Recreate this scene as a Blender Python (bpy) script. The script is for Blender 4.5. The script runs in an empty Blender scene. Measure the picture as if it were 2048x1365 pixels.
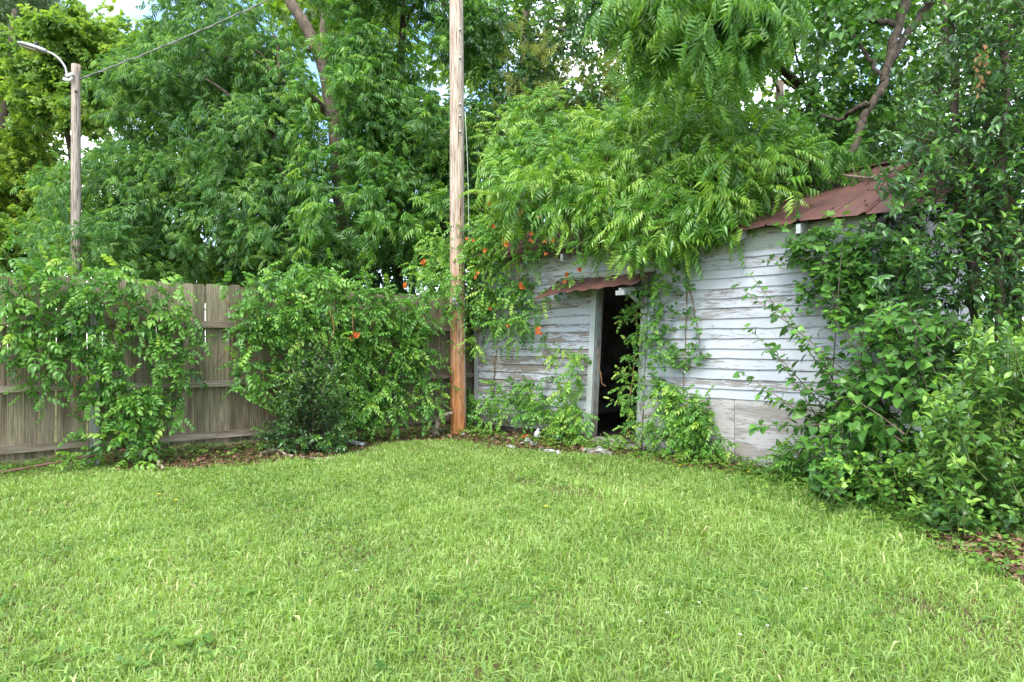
import bpy, math, random
import numpy as np
from mathutils import Vector, Matrix

random.seed(11)
rng = np.random.default_rng(11)
SC = bpy.context.scene
COL = SC.collection
R = math.radians

# ------------------------------------------------------------------ camera, light, exposure
F = 1365.33          # focal length in photo pixels (24 mm on a 36 mm wide frame, 2048 px)
EYE = 1.44           # eye height
HOR = 693.0          # photo row of the horizon
cam_d = bpy.data.cameras.new('camera')
cam = bpy.data.objects.new('camera', cam_d)
COL.objects.link(cam)
cam.location = (0, 0, EYE)
cam.rotation_euler = (R(90), 0, 0)
cam_d.lens = 24
cam_d.sensor_width = 36
cam_d.shift_y = (HOR - 682.5) / 2048
cam_d.clip_end = 2000
SC.camera = cam

SUN_DIR = Vector((-0.25, -0.70, 1.0)).normalized()      # towards the sun: behind the viewer, a little to the left
elev = math.asin(SUN_DIR.z)
W = bpy.data.worlds.new('World')
SC.world = W
W.use_nodes = True
wn, wl = W.node_tree.nodes, W.node_tree.links
wn.clear()
w_out = wn.new('ShaderNodeOutputWorld')
w_bg = wn.new('ShaderNodeBackground')
w_bg.inputs['Strength'].default_value = 0.12
w_sky = wn.new('ShaderNodeTexSky')
w_sky.sky_type = 'NISHITA'
w_sky.sun_disc = False
w_sky.sun_elevation = elev
w_sky.sun_rotation = math.atan2(SUN_DIR.x, SUN_DIR.y)
w_sky.air_density = 1.0
w_sky.ozone_density = 4.0
w_sky.dust_density = 0.6
w_tc = wn.new('ShaderNodeTexCoord')
w_no = wn.new('ShaderNodeTexNoise')
w_no.inputs['Scale'].default_value = 3.2
w_no.inputs['Detail'].default_value = 7
w_no.inputs['Roughness'].default_value = 0.55
w_rp = wn.new('ShaderNodeValToRGB')
w_rp.color_ramp.elements[0].position = 0.40
w_rp.color_ramp.elements[1].position = 0.58
w_mx = wn.new('ShaderNodeMix')
w_mx.data_type = 'RGBA'
w_mx.inputs['B'].default_value = (7.6, 7.8, 8.0, 1)
w_mp = wn.new('ShaderNodeMapping')
w_mp.inputs['Location'].default_value = (0.7, 3.0, 2.0)
wl.new(w_tc.outputs['Generated'], w_mp.inputs['Vector'])
wl.new(w_mp.outputs['Vector'], w_no.inputs['Vector'])
wl.new(w_no.outputs['Fac'], w_rp.inputs['Fac'])
wl.new(w_rp.outputs['Color'], w_mx.inputs['Factor'])
wl.new(w_sky.outputs['Color'], w_mx.inputs['A'])
wl.new(w_mx.outputs['Result'], w_bg.inputs['Color'])
wl.new(w_bg.outputs['Background'], w_out.inputs['Surface'])

sun_d = bpy.data.lights.new('sun', 'SUN')
sun_d.energy = 1.3
sun_d.angle = R(28)
sun_d.color = (1.0, 0.95, 0.87)
sun = bpy.data.objects.new('sun', sun_d)
COL.objects.link(sun)
sun.rotation_euler = (-SUN_DIR).to_track_quat('-Z', 'Y').to_euler()

SC.view_settings.view_transform = 'Standard'
SC.view_settings.look = 'None'
SC.view_settings.gamma = 1
SC.view_settings.use_curve_mapping = False
SC.view_settings.exposure = 2.15
SC.render.engine = 'CYCLES'
SC.cycles.use_denoising = True
SC.cycles.max_bounces = 12
SC.cycles.diffuse_bounces = 8
SC.cycles.glossy_bounces = 2
SC.cycles.transmission_bounces = 4
SC.cycles.use_adaptive_sampling = True


# ------------------------------------------------------------------ geometry helpers
def P(px, py, d):
    """world point on the sight line of photo pixel (px, py) at depth d"""
    return np.array(((px - 1024) / F * d, d, EYE - (py - HOR) / F * d))


def G(px, py):
    """ground point seen at a photo pixel"""
    d = F * EYE / (py - HOR)
    return np.array(((px - 1024) / F * d, d, 0.0))


def norm(v):
    v = np.asarray(v, float)
    return v / np.maximum(np.linalg.norm(v, axis=-1, keepdims=True), 1e-9)


def in_poly(x, y, poly):
    x = np.asarray(x); y = np.asarray(y)
    c = np.zeros(x.shape, bool)
    n = len(poly)
    for i in range(n):
        x0, y0 = poly[i]; x1, y1 = poly[(i + 1) % n]
        t = (y0 > y) != (y1 > y)
        xi = (x1 - x0) * (y - y0) / ((y1 - y0) if y1 != y0 else 1e-9) + x0
        c ^= t & (x < xi)
    return c


class Plane:
    """a standing plane with its own frame: x along it, y away from the camera, z up"""
    def __init__(s, p0, p1):
        s.o = np.array((p0[0], p0[1], 0.0))
        d = np.array((p1[0] - p0[0], p1[1] - p0[1], 0.0))
        s.len = np.linalg.norm(d)
        s.x = d / s.len
        s.y = np.array((-s.x[1], s.x[0], 0.0))
        s.ang = math.atan2(s.x[1], s.x[0])

    def uh(s, px, py, off=0.0):
        """local (u, h) where the sight line of a pixel meets the plane shifted off metres towards the camera"""
        ray = np.array(((px - 1024) / F, 1.0, -(py - HOR) / F))
        o = s.o - s.y * off
        t = np.dot(o, s.y) / np.dot(ray, s.y)
        p = ray * t
        return np.dot(p - o, s.x), EYE + p[2]

    def w(s, u, off, h):
        """world point from local (u, metres towards the camera, height)"""
        return s.o + s.x * u - s.y * off + np.array((0, 0, h))


def mesh_tris(name, V, T, mat=None, tint=None, smooth=True, mats=None, midx=None):
    V = np.ascontiguousarray(V, dtype=np.float32)
    T = np.ascontiguousarray(T, dtype=np.int32)
    me = bpy.data.meshes.new(name)
    me.vertices.add(len(V))
    me.vertices.foreach_set('co', V.ravel())
    me.loops.add(T.size)
    me.loops.foreach_set('vertex_index', T.ravel())
    me.polygons.add(len(T))
    me.polygons.foreach_set('loop_start', np.arange(0, T.size, 3, dtype=np.int32))
    me.polygons.foreach_set('use_smooth', np.full(len(T), smooth))
    if tint is not None:
        a = me.attributes.new('tint', 'FLOAT', 'POINT')
        a.data.foreach_set('value', np.ascontiguousarray(tint, dtype=np.float32))
    for m in (mats or ([mat] if mat else [])):
        me.materials.append(m)
    if midx is not None:
        me.polygons.foreach_set('material_index', np.ascontiguousarray(midx, dtype=np.int32))
    me.update(calc_edges=True)
    return me


def tag(o, label=None, cat=None, group=None, kind=None):
    if label: o['label'] = label
    if cat: o['category'] = cat
    if group: o['group'] = group
    if kind: o['kind'] = kind
    return o


def obj(name, me, parent=None):
    o = bpy.data.objects.new(name, me)
    COL.objects.link(o)
    if parent is not None:
        o.parent = parent
    return o


def empty(name, loc=(0, 0, 0), rz=0.0, label=None, cat=None, group=None, kind=None):
    o = bpy.data.objects.new(name, None)
    o.empty_display_size = 0.1
    COL.objects.link(o)
    o.location = [float(c) for c in loc]
    o.rotation_euler = (0, 0, rz)
    return tag(o, label, cat, group, kind)


class MB:
    """collects boxes, tubes and lathes into one triangle mesh"""
    def __init__(s):
        s.V = []; s.T = []; s.n = 0

    def add(s, V, T):
        V = np.asarray(V, float).reshape(-1, 3)
        s.V.append(V); s.T.append(np.asarray(T, int).reshape(-1, 3) + s.n); s.n += len(V)
        return s

    def hexa(s, c):
        """8 corners: bottom ring 0-3 then top ring 4-7"""
        q = [(0, 3, 2, 1), (4, 5, 6, 7), (0, 1, 5, 4), (1, 2, 6, 5), (2, 3, 7, 6), (3, 0, 4, 7)]
        t = []
        c = np.asarray(c, float)
        V = []
        for f in q:
            b = len(V)
            V += [c[i] for i in f]
            t += [(b, b + 1, b + 2), (b, b + 2, b + 3)]
        return s.add(V, t)

    def box(s, x0, x1, y0, y1, z0, z1):
        return s.hexa([(x0, y0, z0), (x1, y0, z0), (x1, y1, z0), (x0, y1, z0), (x0, y0, z1), (x1, y0, z1), (x1, y1, z1), (x0, y1, z1)])

    def beam(s, a, b, w, h, up=(0, 0, 1)):
        a = np.asarray(a, float); b = np.asarray(b, float)
        t = norm(b - a); x = norm(np.cross(t, up)); z = np.cross(x, t)
        c = []
        for p in (a, b):
            c.append([p - x * w / 2 - z * h / 2, p + x * w / 2 - z * h / 2, p + x * w / 2 + z * h / 2, p - x * w / 2 + z * h / 2])
        return s.hexa(c[0] + c[1])

    def tube(s, pts, rad, k=6, cap=True, jit=0.0):
        pts = np.asarray(pts, float)
        n = len(pts)
        rad = np.broadcast_to(np.asarray(rad, float), (n,))
        tg = np.gradient(pts, axis=0) if n > 2 else np.repeat((pts[1] - pts[0])[None], 2, 0)
        tg = norm(tg)
        ref = np.array((0.31, 0.17, 0.93)) if abs(tg[0][2]) < 0.9 else np.array((1.0, 0.1, 0.0))
        x = norm(np.cross(tg, ref)); y = np.cross(tg, x)
        an = np.linspace(0, 2 * np.pi, k, endpoint=False)
        r = rad[:, None] * np.ones((n, k))
        if jit: r = r * (1 + rng.normal(0, jit, (n, k)))
        V = pts[:, None] + (x[:, None] * np.cos(an)[None, :, None] + y[:, None] * np.sin(an)[None, :, None]) * r[..., None]
        T = []
        for i in range(n - 1):
            for j in range(k):
                a, b = i * k + j, i * k + (j + 1) % k
                T += [(a, b, b + k), (a, b + k, a + k)]
        V = V.reshape(-1, 3)
        if cap:
            V = np.vstack([V, pts[0], pts[-1]])
            for j in range(k):
                T += [(n * k, (j + 1) % k, j), (n * k + 1, (n - 1) * k + j, (n - 1) * k + (j + 1) % k)]
        return s.add(V, T)

    def mesh(s, name, mat, smooth=False, tint=None):
        V = np.vstack(s.V)
        return mesh_tris(name, V, np.vstack(s.T), mat, smooth=smooth, tint=None if tint is None else np.full(len(V), tint))

    def build(s, name, mat, parent=None, smooth=False, tint=None):
        return obj(name, s.mesh(name, mat, smooth, tint), parent)


def bend(pts, n=10, wob=0.0):
    """smooth polyline through control points (Catmull-Rom), optional wobble"""
    p = np.asarray(pts, float)
    q = np.vstack([2 * p[0] - p[1], p, 2 * p[-1] - p[-2]])
    out = []
    for i in range(1, len(q) - 2):
        for t in np.linspace(0, 1, n, endpoint=False):
            a, b, c, d = q[i - 1], q[i], q[i + 1], q[i + 2]
            out.append(0.5 * (2 * b + (c - a) * t + (2 * a - 5 * b + 4 * c - d) * t * t + (3 * b - a - 3 * c + d) * t ** 3))
    out.append(p[-1])
    out = np.array(out)
    if wob: out[1:-1] += rng.normal(0, wob, out[1:-1].shape)
    return out


# ------------------------------------------------------------------ materials
def new_mat(name):
    m = bpy.data.materials.new(name)
    m.use_nodes = True
    n, l = m.node_tree.nodes, m.node_tree.links
    n.clear()
    out = n.new('ShaderNodeOutputMaterial')
    return m, n, l, out


def ramp(n, stops):
    r = n.new('ShaderNodeValToRGB')
    e = r.color_ramp.elements
    while len(e) < len(stops): e.new(0.5)
    for i, (p, c) in enumerate(stops):
        e[i].position = p
        e[i].color = (*c, 1) if len(c) == 3 else c
    return r


def math_node(n, l, op, a, b=None, clamp=False):
    m = n.new('ShaderNodeMath'); m.operation = op; m.use_clamp = clamp
    for i, v in enumerate((a, b)):
        if v is None: continue
        if isinstance(v, (int, float)): m.inputs[i].default_value = v
        else: l.new(v, m.inputs[i])
    return m.outputs[0]


def mixc(n, l, fac, a, b, mode='MIX'):
    m = n.new('ShaderNodeMix'); m.data_type = 'RGBA'; m.blend_type = mode
    for k, v in (('Factor', fac), ('A', a), ('B', b)):
        s = m.inputs[k] if k != 'Factor' else m.inputs[0]
        if isinstance(v, tuple): s.default_value = (*v, 1)
        elif isinstance(v, (int, float)): s.default_value = v
        else: l.new(v, s)
    return m.outputs['Result']


def noise(n, l, scale=5, detail=4, rough=0.5, vec=None, stretch=None, dist=0.0, seed=None):
    t = n.new('ShaderNodeTexNoise')
    t.inputs['Scale'].default_value = scale
    t.inputs['Detail'].default_value = detail
    t.inputs['Roughness'].default_value = rough
    t.inputs['Distortion'].default_value = dist
    if vec is None:
        tc = n.new('ShaderNodeTexCoord'); vec = tc.outputs['Object']
    if stretch is not None or seed is not None:
        mp = n.new('ShaderNodeMapping')
        mp.inputs['Scale'].default_value = stretch or (1, 1, 1)
        l.new(vec, mp.inputs['Vector'])
        if seed is not None:      # a per-object shift, so that alike pieces differ
            cb = n.new('ShaderNodeCombineXYZ')
            k = math_node(n, l, 'MULTIPLY', seed, 37.0)
            for i in range(3): l.new(k, cb.inputs[i])
            l.new(cb.outputs[0], mp.inputs['Location'])
        vec = mp.outputs['Vector']
    l.new(vec, t.inputs['Vector'])
    return t.outputs['Fac']


def leaf_mat(name, stops, trans=0.32, rough=0.42, spec=0.45, jitter=0.3, gain=1.25):
    m, n, l, out = new_mat(name)
    at = n.new('ShaderNodeAttribute'); at.attribute_name = 'tint'
    oi = n.new('ShaderNodeObjectInfo')
    j = math_node(n, l, 'MULTIPLY', math_node(n, l, 'SUBTRACT', oi.outputs['Random'], 0.5), jitter)
    t = math_node(n, l, 'ADD', at.outputs['Fac'], j, clamp=True)
    r = ramp(n, [(p_, tuple(min(0.85, c_ * gain) for c_ in col)) for p_, col in stops])
    l.new(t, r.inputs['Fac'])
    ge = n.new('ShaderNodeNewGeometry')
    back = mixc(n, l, 0.3, r.outputs['Color'], (0.16, 0.22, 0.11))
    c = mixc(n, l, ge.outputs['Backfacing'], r.outputs['Color'], back)
    p = n.new('ShaderNodeBsdfPrincipled')
    l.new(c, p.inputs['Base Color'])
    p.inputs['Roughness'].default_value = rough
    p.inputs['Specular IOR Level'].default_value = spec
    tr = n.new('ShaderNodeBsdfTranslucent')
    l.new(mixc(n, l, 1.0, r.outputs['Color'], (1.5, 1.55, 0.6), 'MULTIPLY'), tr.inputs['Color'])
    mx = n.new('ShaderNodeMixShader'); mx.inputs[0].default_value = trans
    l.new(p.outputs[0], mx.inputs[1]); l.new(tr.outputs[0], mx.inputs[2])
    l.new(mx.outputs[0], out.inputs['Surface'])
    return m


def plain_mat(name, col, rough=0.7, metal=0.0, var=0.25, scale=12, stretch=None, bump=0.0, col2=None):
    m, n, l, out = new_mat(name)
    oi = n.new('ShaderNodeObjectInfo')
    f = noise(n, l, scale, 5, 0.6, stretch=stretch or (1, 1, 1), seed=oi.outputs['Random'])
    c2 = col2 or tuple(c * (1 - var) for c in col)
    r = ramp(n, [(0.35, col), (0.65, c2)])
    l.new(f, r.inputs['Fac'])
    p = n.new('ShaderNodeBsdfPrincipled')
    l.new(r.outputs['Color'], p.inputs['Base Color'])
    p.inputs['Roughness'].default_value = rough
    p.inputs['Metallic'].default_value = metal
    if bump:
        b = n.new('ShaderNodeBump'); b.inputs['Strength'].default_value = bump; b.inputs['Distance'].default_value = 0.01
        l.new(f, b.inputs['Height']); l.new(b.outputs[0], p.inputs['Normal'])
    l.new(p.outputs[0], out.inputs['Surface'])
    return m


def wood_mat(name, axis, base, dark, algae=None, algae_amt=0.5, stain=True):
    """weathered wood, grain along axis ('x' or 'z')"""
    m, n, l, out = new_mat(name)
    oi = n.new('ShaderNodeObjectInfo')
    st = (1.2, 30, 30) if axis == 'x' else (30, 30, 1.0)
    st2 = (0.7, 8, 8) if axis == 'x' else (8, 8, 0.7)
    f = noise(n, l, 3.0, 6, 0.65, stretch=st, seed=oi.outputs['Random'], dist=0.3)
    f2 = noise(n, l, 1.6, 4, 0.6, stretch=st2, seed=oi.outputs['Random'], dist=0.8)
    r = ramp(n, [(0.36, dark), (0.6, base)])
    l.new(f, r.inputs['Fac'])
    c = r.outputs['Color']
    b2 = ramp(n, [(0.1, (0.62, 0.62, 0.62)), (0.9, (1.25, 1.25, 1.25))])
    l.new(oi.outputs['Random'], b2.inputs['Fac'])
    c = mixc(n, l, 1.0, c, b2.outputs['Color'], 'MULTIPLY')
    if stain:
        s = ramp(n, [(0.52, (0, 0, 0)), (0.68, (1, 1, 1))])
        l.new(f2, s.inputs['Fac'])
        c = mixc(n, l, math_node(n, l, 'MULTIPLY', s.outputs['Color'], 0.75), c, (0.06, 0.038, 0.024))
    if algae:
        g = noise(n, l, 1.3, 4, 0.6, stretch=(1.5, 1.5, 1.0))
        gr = ramp(n, [(0.42, (0, 0, 0)), (0.65, (1, 1, 1))])
        l.new(g, gr.inputs['Fac'])
        c = mixc(n, l, math_node(n, l, 'MULTIPLY', gr.outputs['Color'], algae_amt), c, algae)
    p = n.new('ShaderNodeBsdfPrincipled')
    l.new(c, p.inputs['Base Color'])
    p.inputs['Roughness'].default_value = 0.85
    p.inputs['Specular IOR Level'].default_value = 0.25
    b = n.new('ShaderNodeBump'); b.inputs['Strength'].default_value = 0.5; b.inputs['Distance'].default_value = 0.006
    l.new(f, b.inputs['Height']); l.new(b.outputs[0], p.inputs['Normal'])
    l.new(p.outputs[0], out.inputs['Surface'])
    return m


def paint_mat(name, axis, paint, peel, wood=(0.24, 0.2, 0.165)):
    """old white paint flaking off grey wood; peel is the share of bare wood"""
    m, n, l, out = new_mat(name)
    oi = n.new('ShaderNodeObjectInfo')
    st = (2.6, 20, 20) if axis == 'x' else (20, 20, 2.6)
    st2 = (0.9, 3, 5) if axis == 'x' else (3, 3, 0.9)
    f = noise(n, l, 2.6, 8, 0.7, stretch=st, seed=oi.outputs['Random'], dist=0.5)
    f2 = noise(n, l, 1.2, 4, 0.6, stretch=st2, seed=oi.outputs['Random'])
    k = math_node(n, l, 'ADD', math_node(n, l, 'MULTIPLY', f, 0.6), math_node(n, l, 'MULTIPLY', f2, 0.55))
    k = math_node(n, l, 'ADD', k, math_node(n, l, 'MULTIPLY', math_node(n, l, 'SUBTRACT', oi.outputs['Random'], 0.5), 0.1))
    lo = 0.72 - peel * 0.35
    mk = ramp(n, [(lo, (0, 0, 0)), (lo + 0.05, (1, 1, 1))])
    l.new(k, mk.inputs['Fac'])
    g = noise(n, l, 4, 6, 0.6, stretch=(1.0, 40, 40) if axis == 'x' else (40, 40, 1), seed=oi.outputs['Random'])
    wr = ramp(n, [(0.3, tuple(c * 0.45 for c in wood)), (0.7, wood)])
    l.new(g, wr.inputs['Fac'])
    d = noise(n, l, 2.0, 5, 0.6)
    dr = ramp(n, [(0.3, tuple(c * 0.82 for c in paint)), (0.65, paint)])
    l.new(d, dr.inputs['Fac'])
    c = mixc(n, l, mk.outputs['Color'], dr.outputs['Color'], wr.outputs['Color'])
    # green film of algae
    a = noise(n, l, 1.1, 3, 0.5)
    ar = ramp(n, [(0.5, (0, 0, 0)), (0.75, (1, 1, 1))])
    l.new(a, ar.inputs['Fac'])
    c = mixc(n, l, math_node(n, l, 'MULTIPLY', ar.outputs['Color'], 0.4), c, (0.3, 0.34, 0.24))
    p = n.new('ShaderNodeBsdfPrincipled')
    l.new(c, p.inputs['Base Color'])
    p.inputs['Roughness'].default_value = 0.7
    p.inputs['Specular IOR Level'].default_value = 0.3
    b = n.new('ShaderNodeBump'); b.inputs['Strength'].default_value = 0.6; b.inputs['Distance'].default_value = 0.004
    b.invert = True
    l.new(mk.outputs['Color'], b.inputs['Height']); l.new(b.outputs[0], p.inputs['Normal'])
    l.new(p.outputs[0], out.inputs['Surface'])
    return m


def rust_mat(name):
    m, n, l, out = new_mat(name)
    oi = n.new('ShaderNodeObjectInfo')
    f = noise(n, l, 2.2, 7, 0.65, stretch=(1.6, 0.7, 1), seed=oi.outputs['Random'])
    f2 = noise(n, l, 26, 5, 0.6)
    r = ramp(n, [(0.3, (0.05, 0.026, 0.023)), (0.48, (0.088, 0.038, 0.032)), (0.62, (0.12, 0.05, 0.036)), (0.76, (0.19, 0.08, 0.03))])
    l.new(math_node(n, l, 'ADD', math_node(n, l, 'MULTIPLY', f, 0.8), math_node(n, l, 'MULTIPLY', f2, 0.2)), r.inputs['Fac'])
    p = n.new('ShaderNodeBsdfPrincipled')
    l.new(r.outputs['Color'], p.inputs['Base Color'])
    p.inputs['Roughness'].default_value = 0.6
    p.inputs['Specular IOR Level'].default_value = 0.4
    b = n.new('ShaderNodeBump'); b.inputs['Strength'].default_value = 0.2; b.inputs['Distance'].default_value = 0.004
    l.new(f2, b.inputs['Height']); l.new(b.outputs[0], p.inputs['Normal'])
    l.new(p.outputs[0], out.inputs['Surface'])
    return m


def pole_mat(name, low, high, z0, z1):
    """pole wood: warm treated wood low down, bleached grey above"""
    m, n, l, out = new_mat(name)
    tc = n.new('ShaderNodeTexCoord')
    f = noise(n, l, 3.2, 7, 0.7, stretch=(22, 22, 0.8), dist=0.4)
    f2 = noise(n, l, 1.2, 3, 0.6, stretch=(7, 7, 0.45), dist=0.3)
    sp = n.new('ShaderNodeSeparateXYZ'); l.new(tc.outputs['Object'], sp.inputs[0])
    mr = n.new('ShaderNodeMapRange')
    mr.inputs['From Min'].default_value = z0; mr.inputs['From Max'].default_value = z1
    l.new(math_node(n, l, 'ADD', sp.outputs['Z'], math_node(n, l, 'MULTIPLY', math_node(n, l, 'SUBTRACT', f2, 0.5), 6.0)), mr.inputs['Value'])
    a = mixc(n, l, mr.outputs[0], low, high)
    r = ramp(n, [(0.38, (0.2, 0.13, 0.09)), (0.46, (0.7, 0.66, 0.62)), (0.58, (1.15, 1.15, 1.15))])
    l.new(f, r.inputs['Fac'])
    c = mixc(n, l, 1.0, a, r.outputs['Color'], 'MULTIPLY')
    p = n.new('ShaderNodeBsdfPrincipled')
    l.new(c, p.inputs['Base Color'])
    p.inputs['Roughness'].default_value = 0.85
    p.inputs['Specular IOR Level'].default_value = 0.2
    b = n.new('ShaderNodeBump'); b.inputs['Strength'].default_value = 0.8; b.inputs['Distance'].default_value = 0.012
    l.new(f, b.inputs['Height']); l.new(b.outputs[0], p.inputs['Normal'])
    l.new(p.outputs[0], out.inputs['Surface'])
    return m


def ground_mat():
    m, n, l, out = new_mat('soil_and_thatch')
    f = noise(n, l, 14, 8, 0.7)
    f2 = noise(n, l, 0.9, 4, 0.6)
    r = ramp(n, [(0.3, (0.045, 0.028, 0.018)), (0.55, (0.10, 0.065, 0.042)), (0.72, (0.17, 0.12, 0.085))])
    l.new(f, r.inputs['Fac'])
    g = ramp(n, [(0.38, (0, 0, 0)), (0.62, (1, 1, 1))])
    l.new(f2, g.inputs['Fac'])
    c = mixc(n, l, math_node(n, l, 'MULTIPLY', g.outputs['Color'], 0.7), r.outputs['Color'], (0.11, 0.17, 0.035))
    p = n.new('ShaderNodeBsdfPrincipled')
    l.new(c, p.inputs['Base Color'])
    p.inputs['Roughness'].default_value = 0.95
    p.inputs['Specular IOR Level'].default_value = 0.1
    b = n.new('ShaderNodeBump'); b.inputs['Strength'].default_value = 0.7; b.inputs['Distance'].default_value = 0.02
    l.new(f, b.inputs['Height']); l.new(b.outputs[0], p.inputs['Normal'])
    l.new(p.outputs[0], out.inputs['Surface'])
    return m


def bark_mat(name, a, b):
    m, n, l, out = new_mat(name)
    f = noise(n, l, 7, 7, 0.7, stretch=(3, 3, 0.8), dist=0.6)
    r = ramp(n, [(0.35, a), (0.62, b)])
    l.new(f, r.inputs['Fac'])
    p = n.new('ShaderNodeBsdfPrincipled')
    l.new(r.outputs['Color'], p.inputs['Base Color'])
    p.inputs['Roughness'].default_value = 0.9
    p.inputs['Specular IOR Level'].default_value = 0.15
    bm = n.new('ShaderNodeBump'); bm.inputs['Strength'].default_value = 0.9; bm.inputs['Distance'].default_value = 0.02
    l.new(f, bm.inputs['Height']); l.new(bm.outputs[0], p.inputs['Normal'])
    l.new(p.outputs[0], out.inputs['Surface'])
    return m


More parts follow.
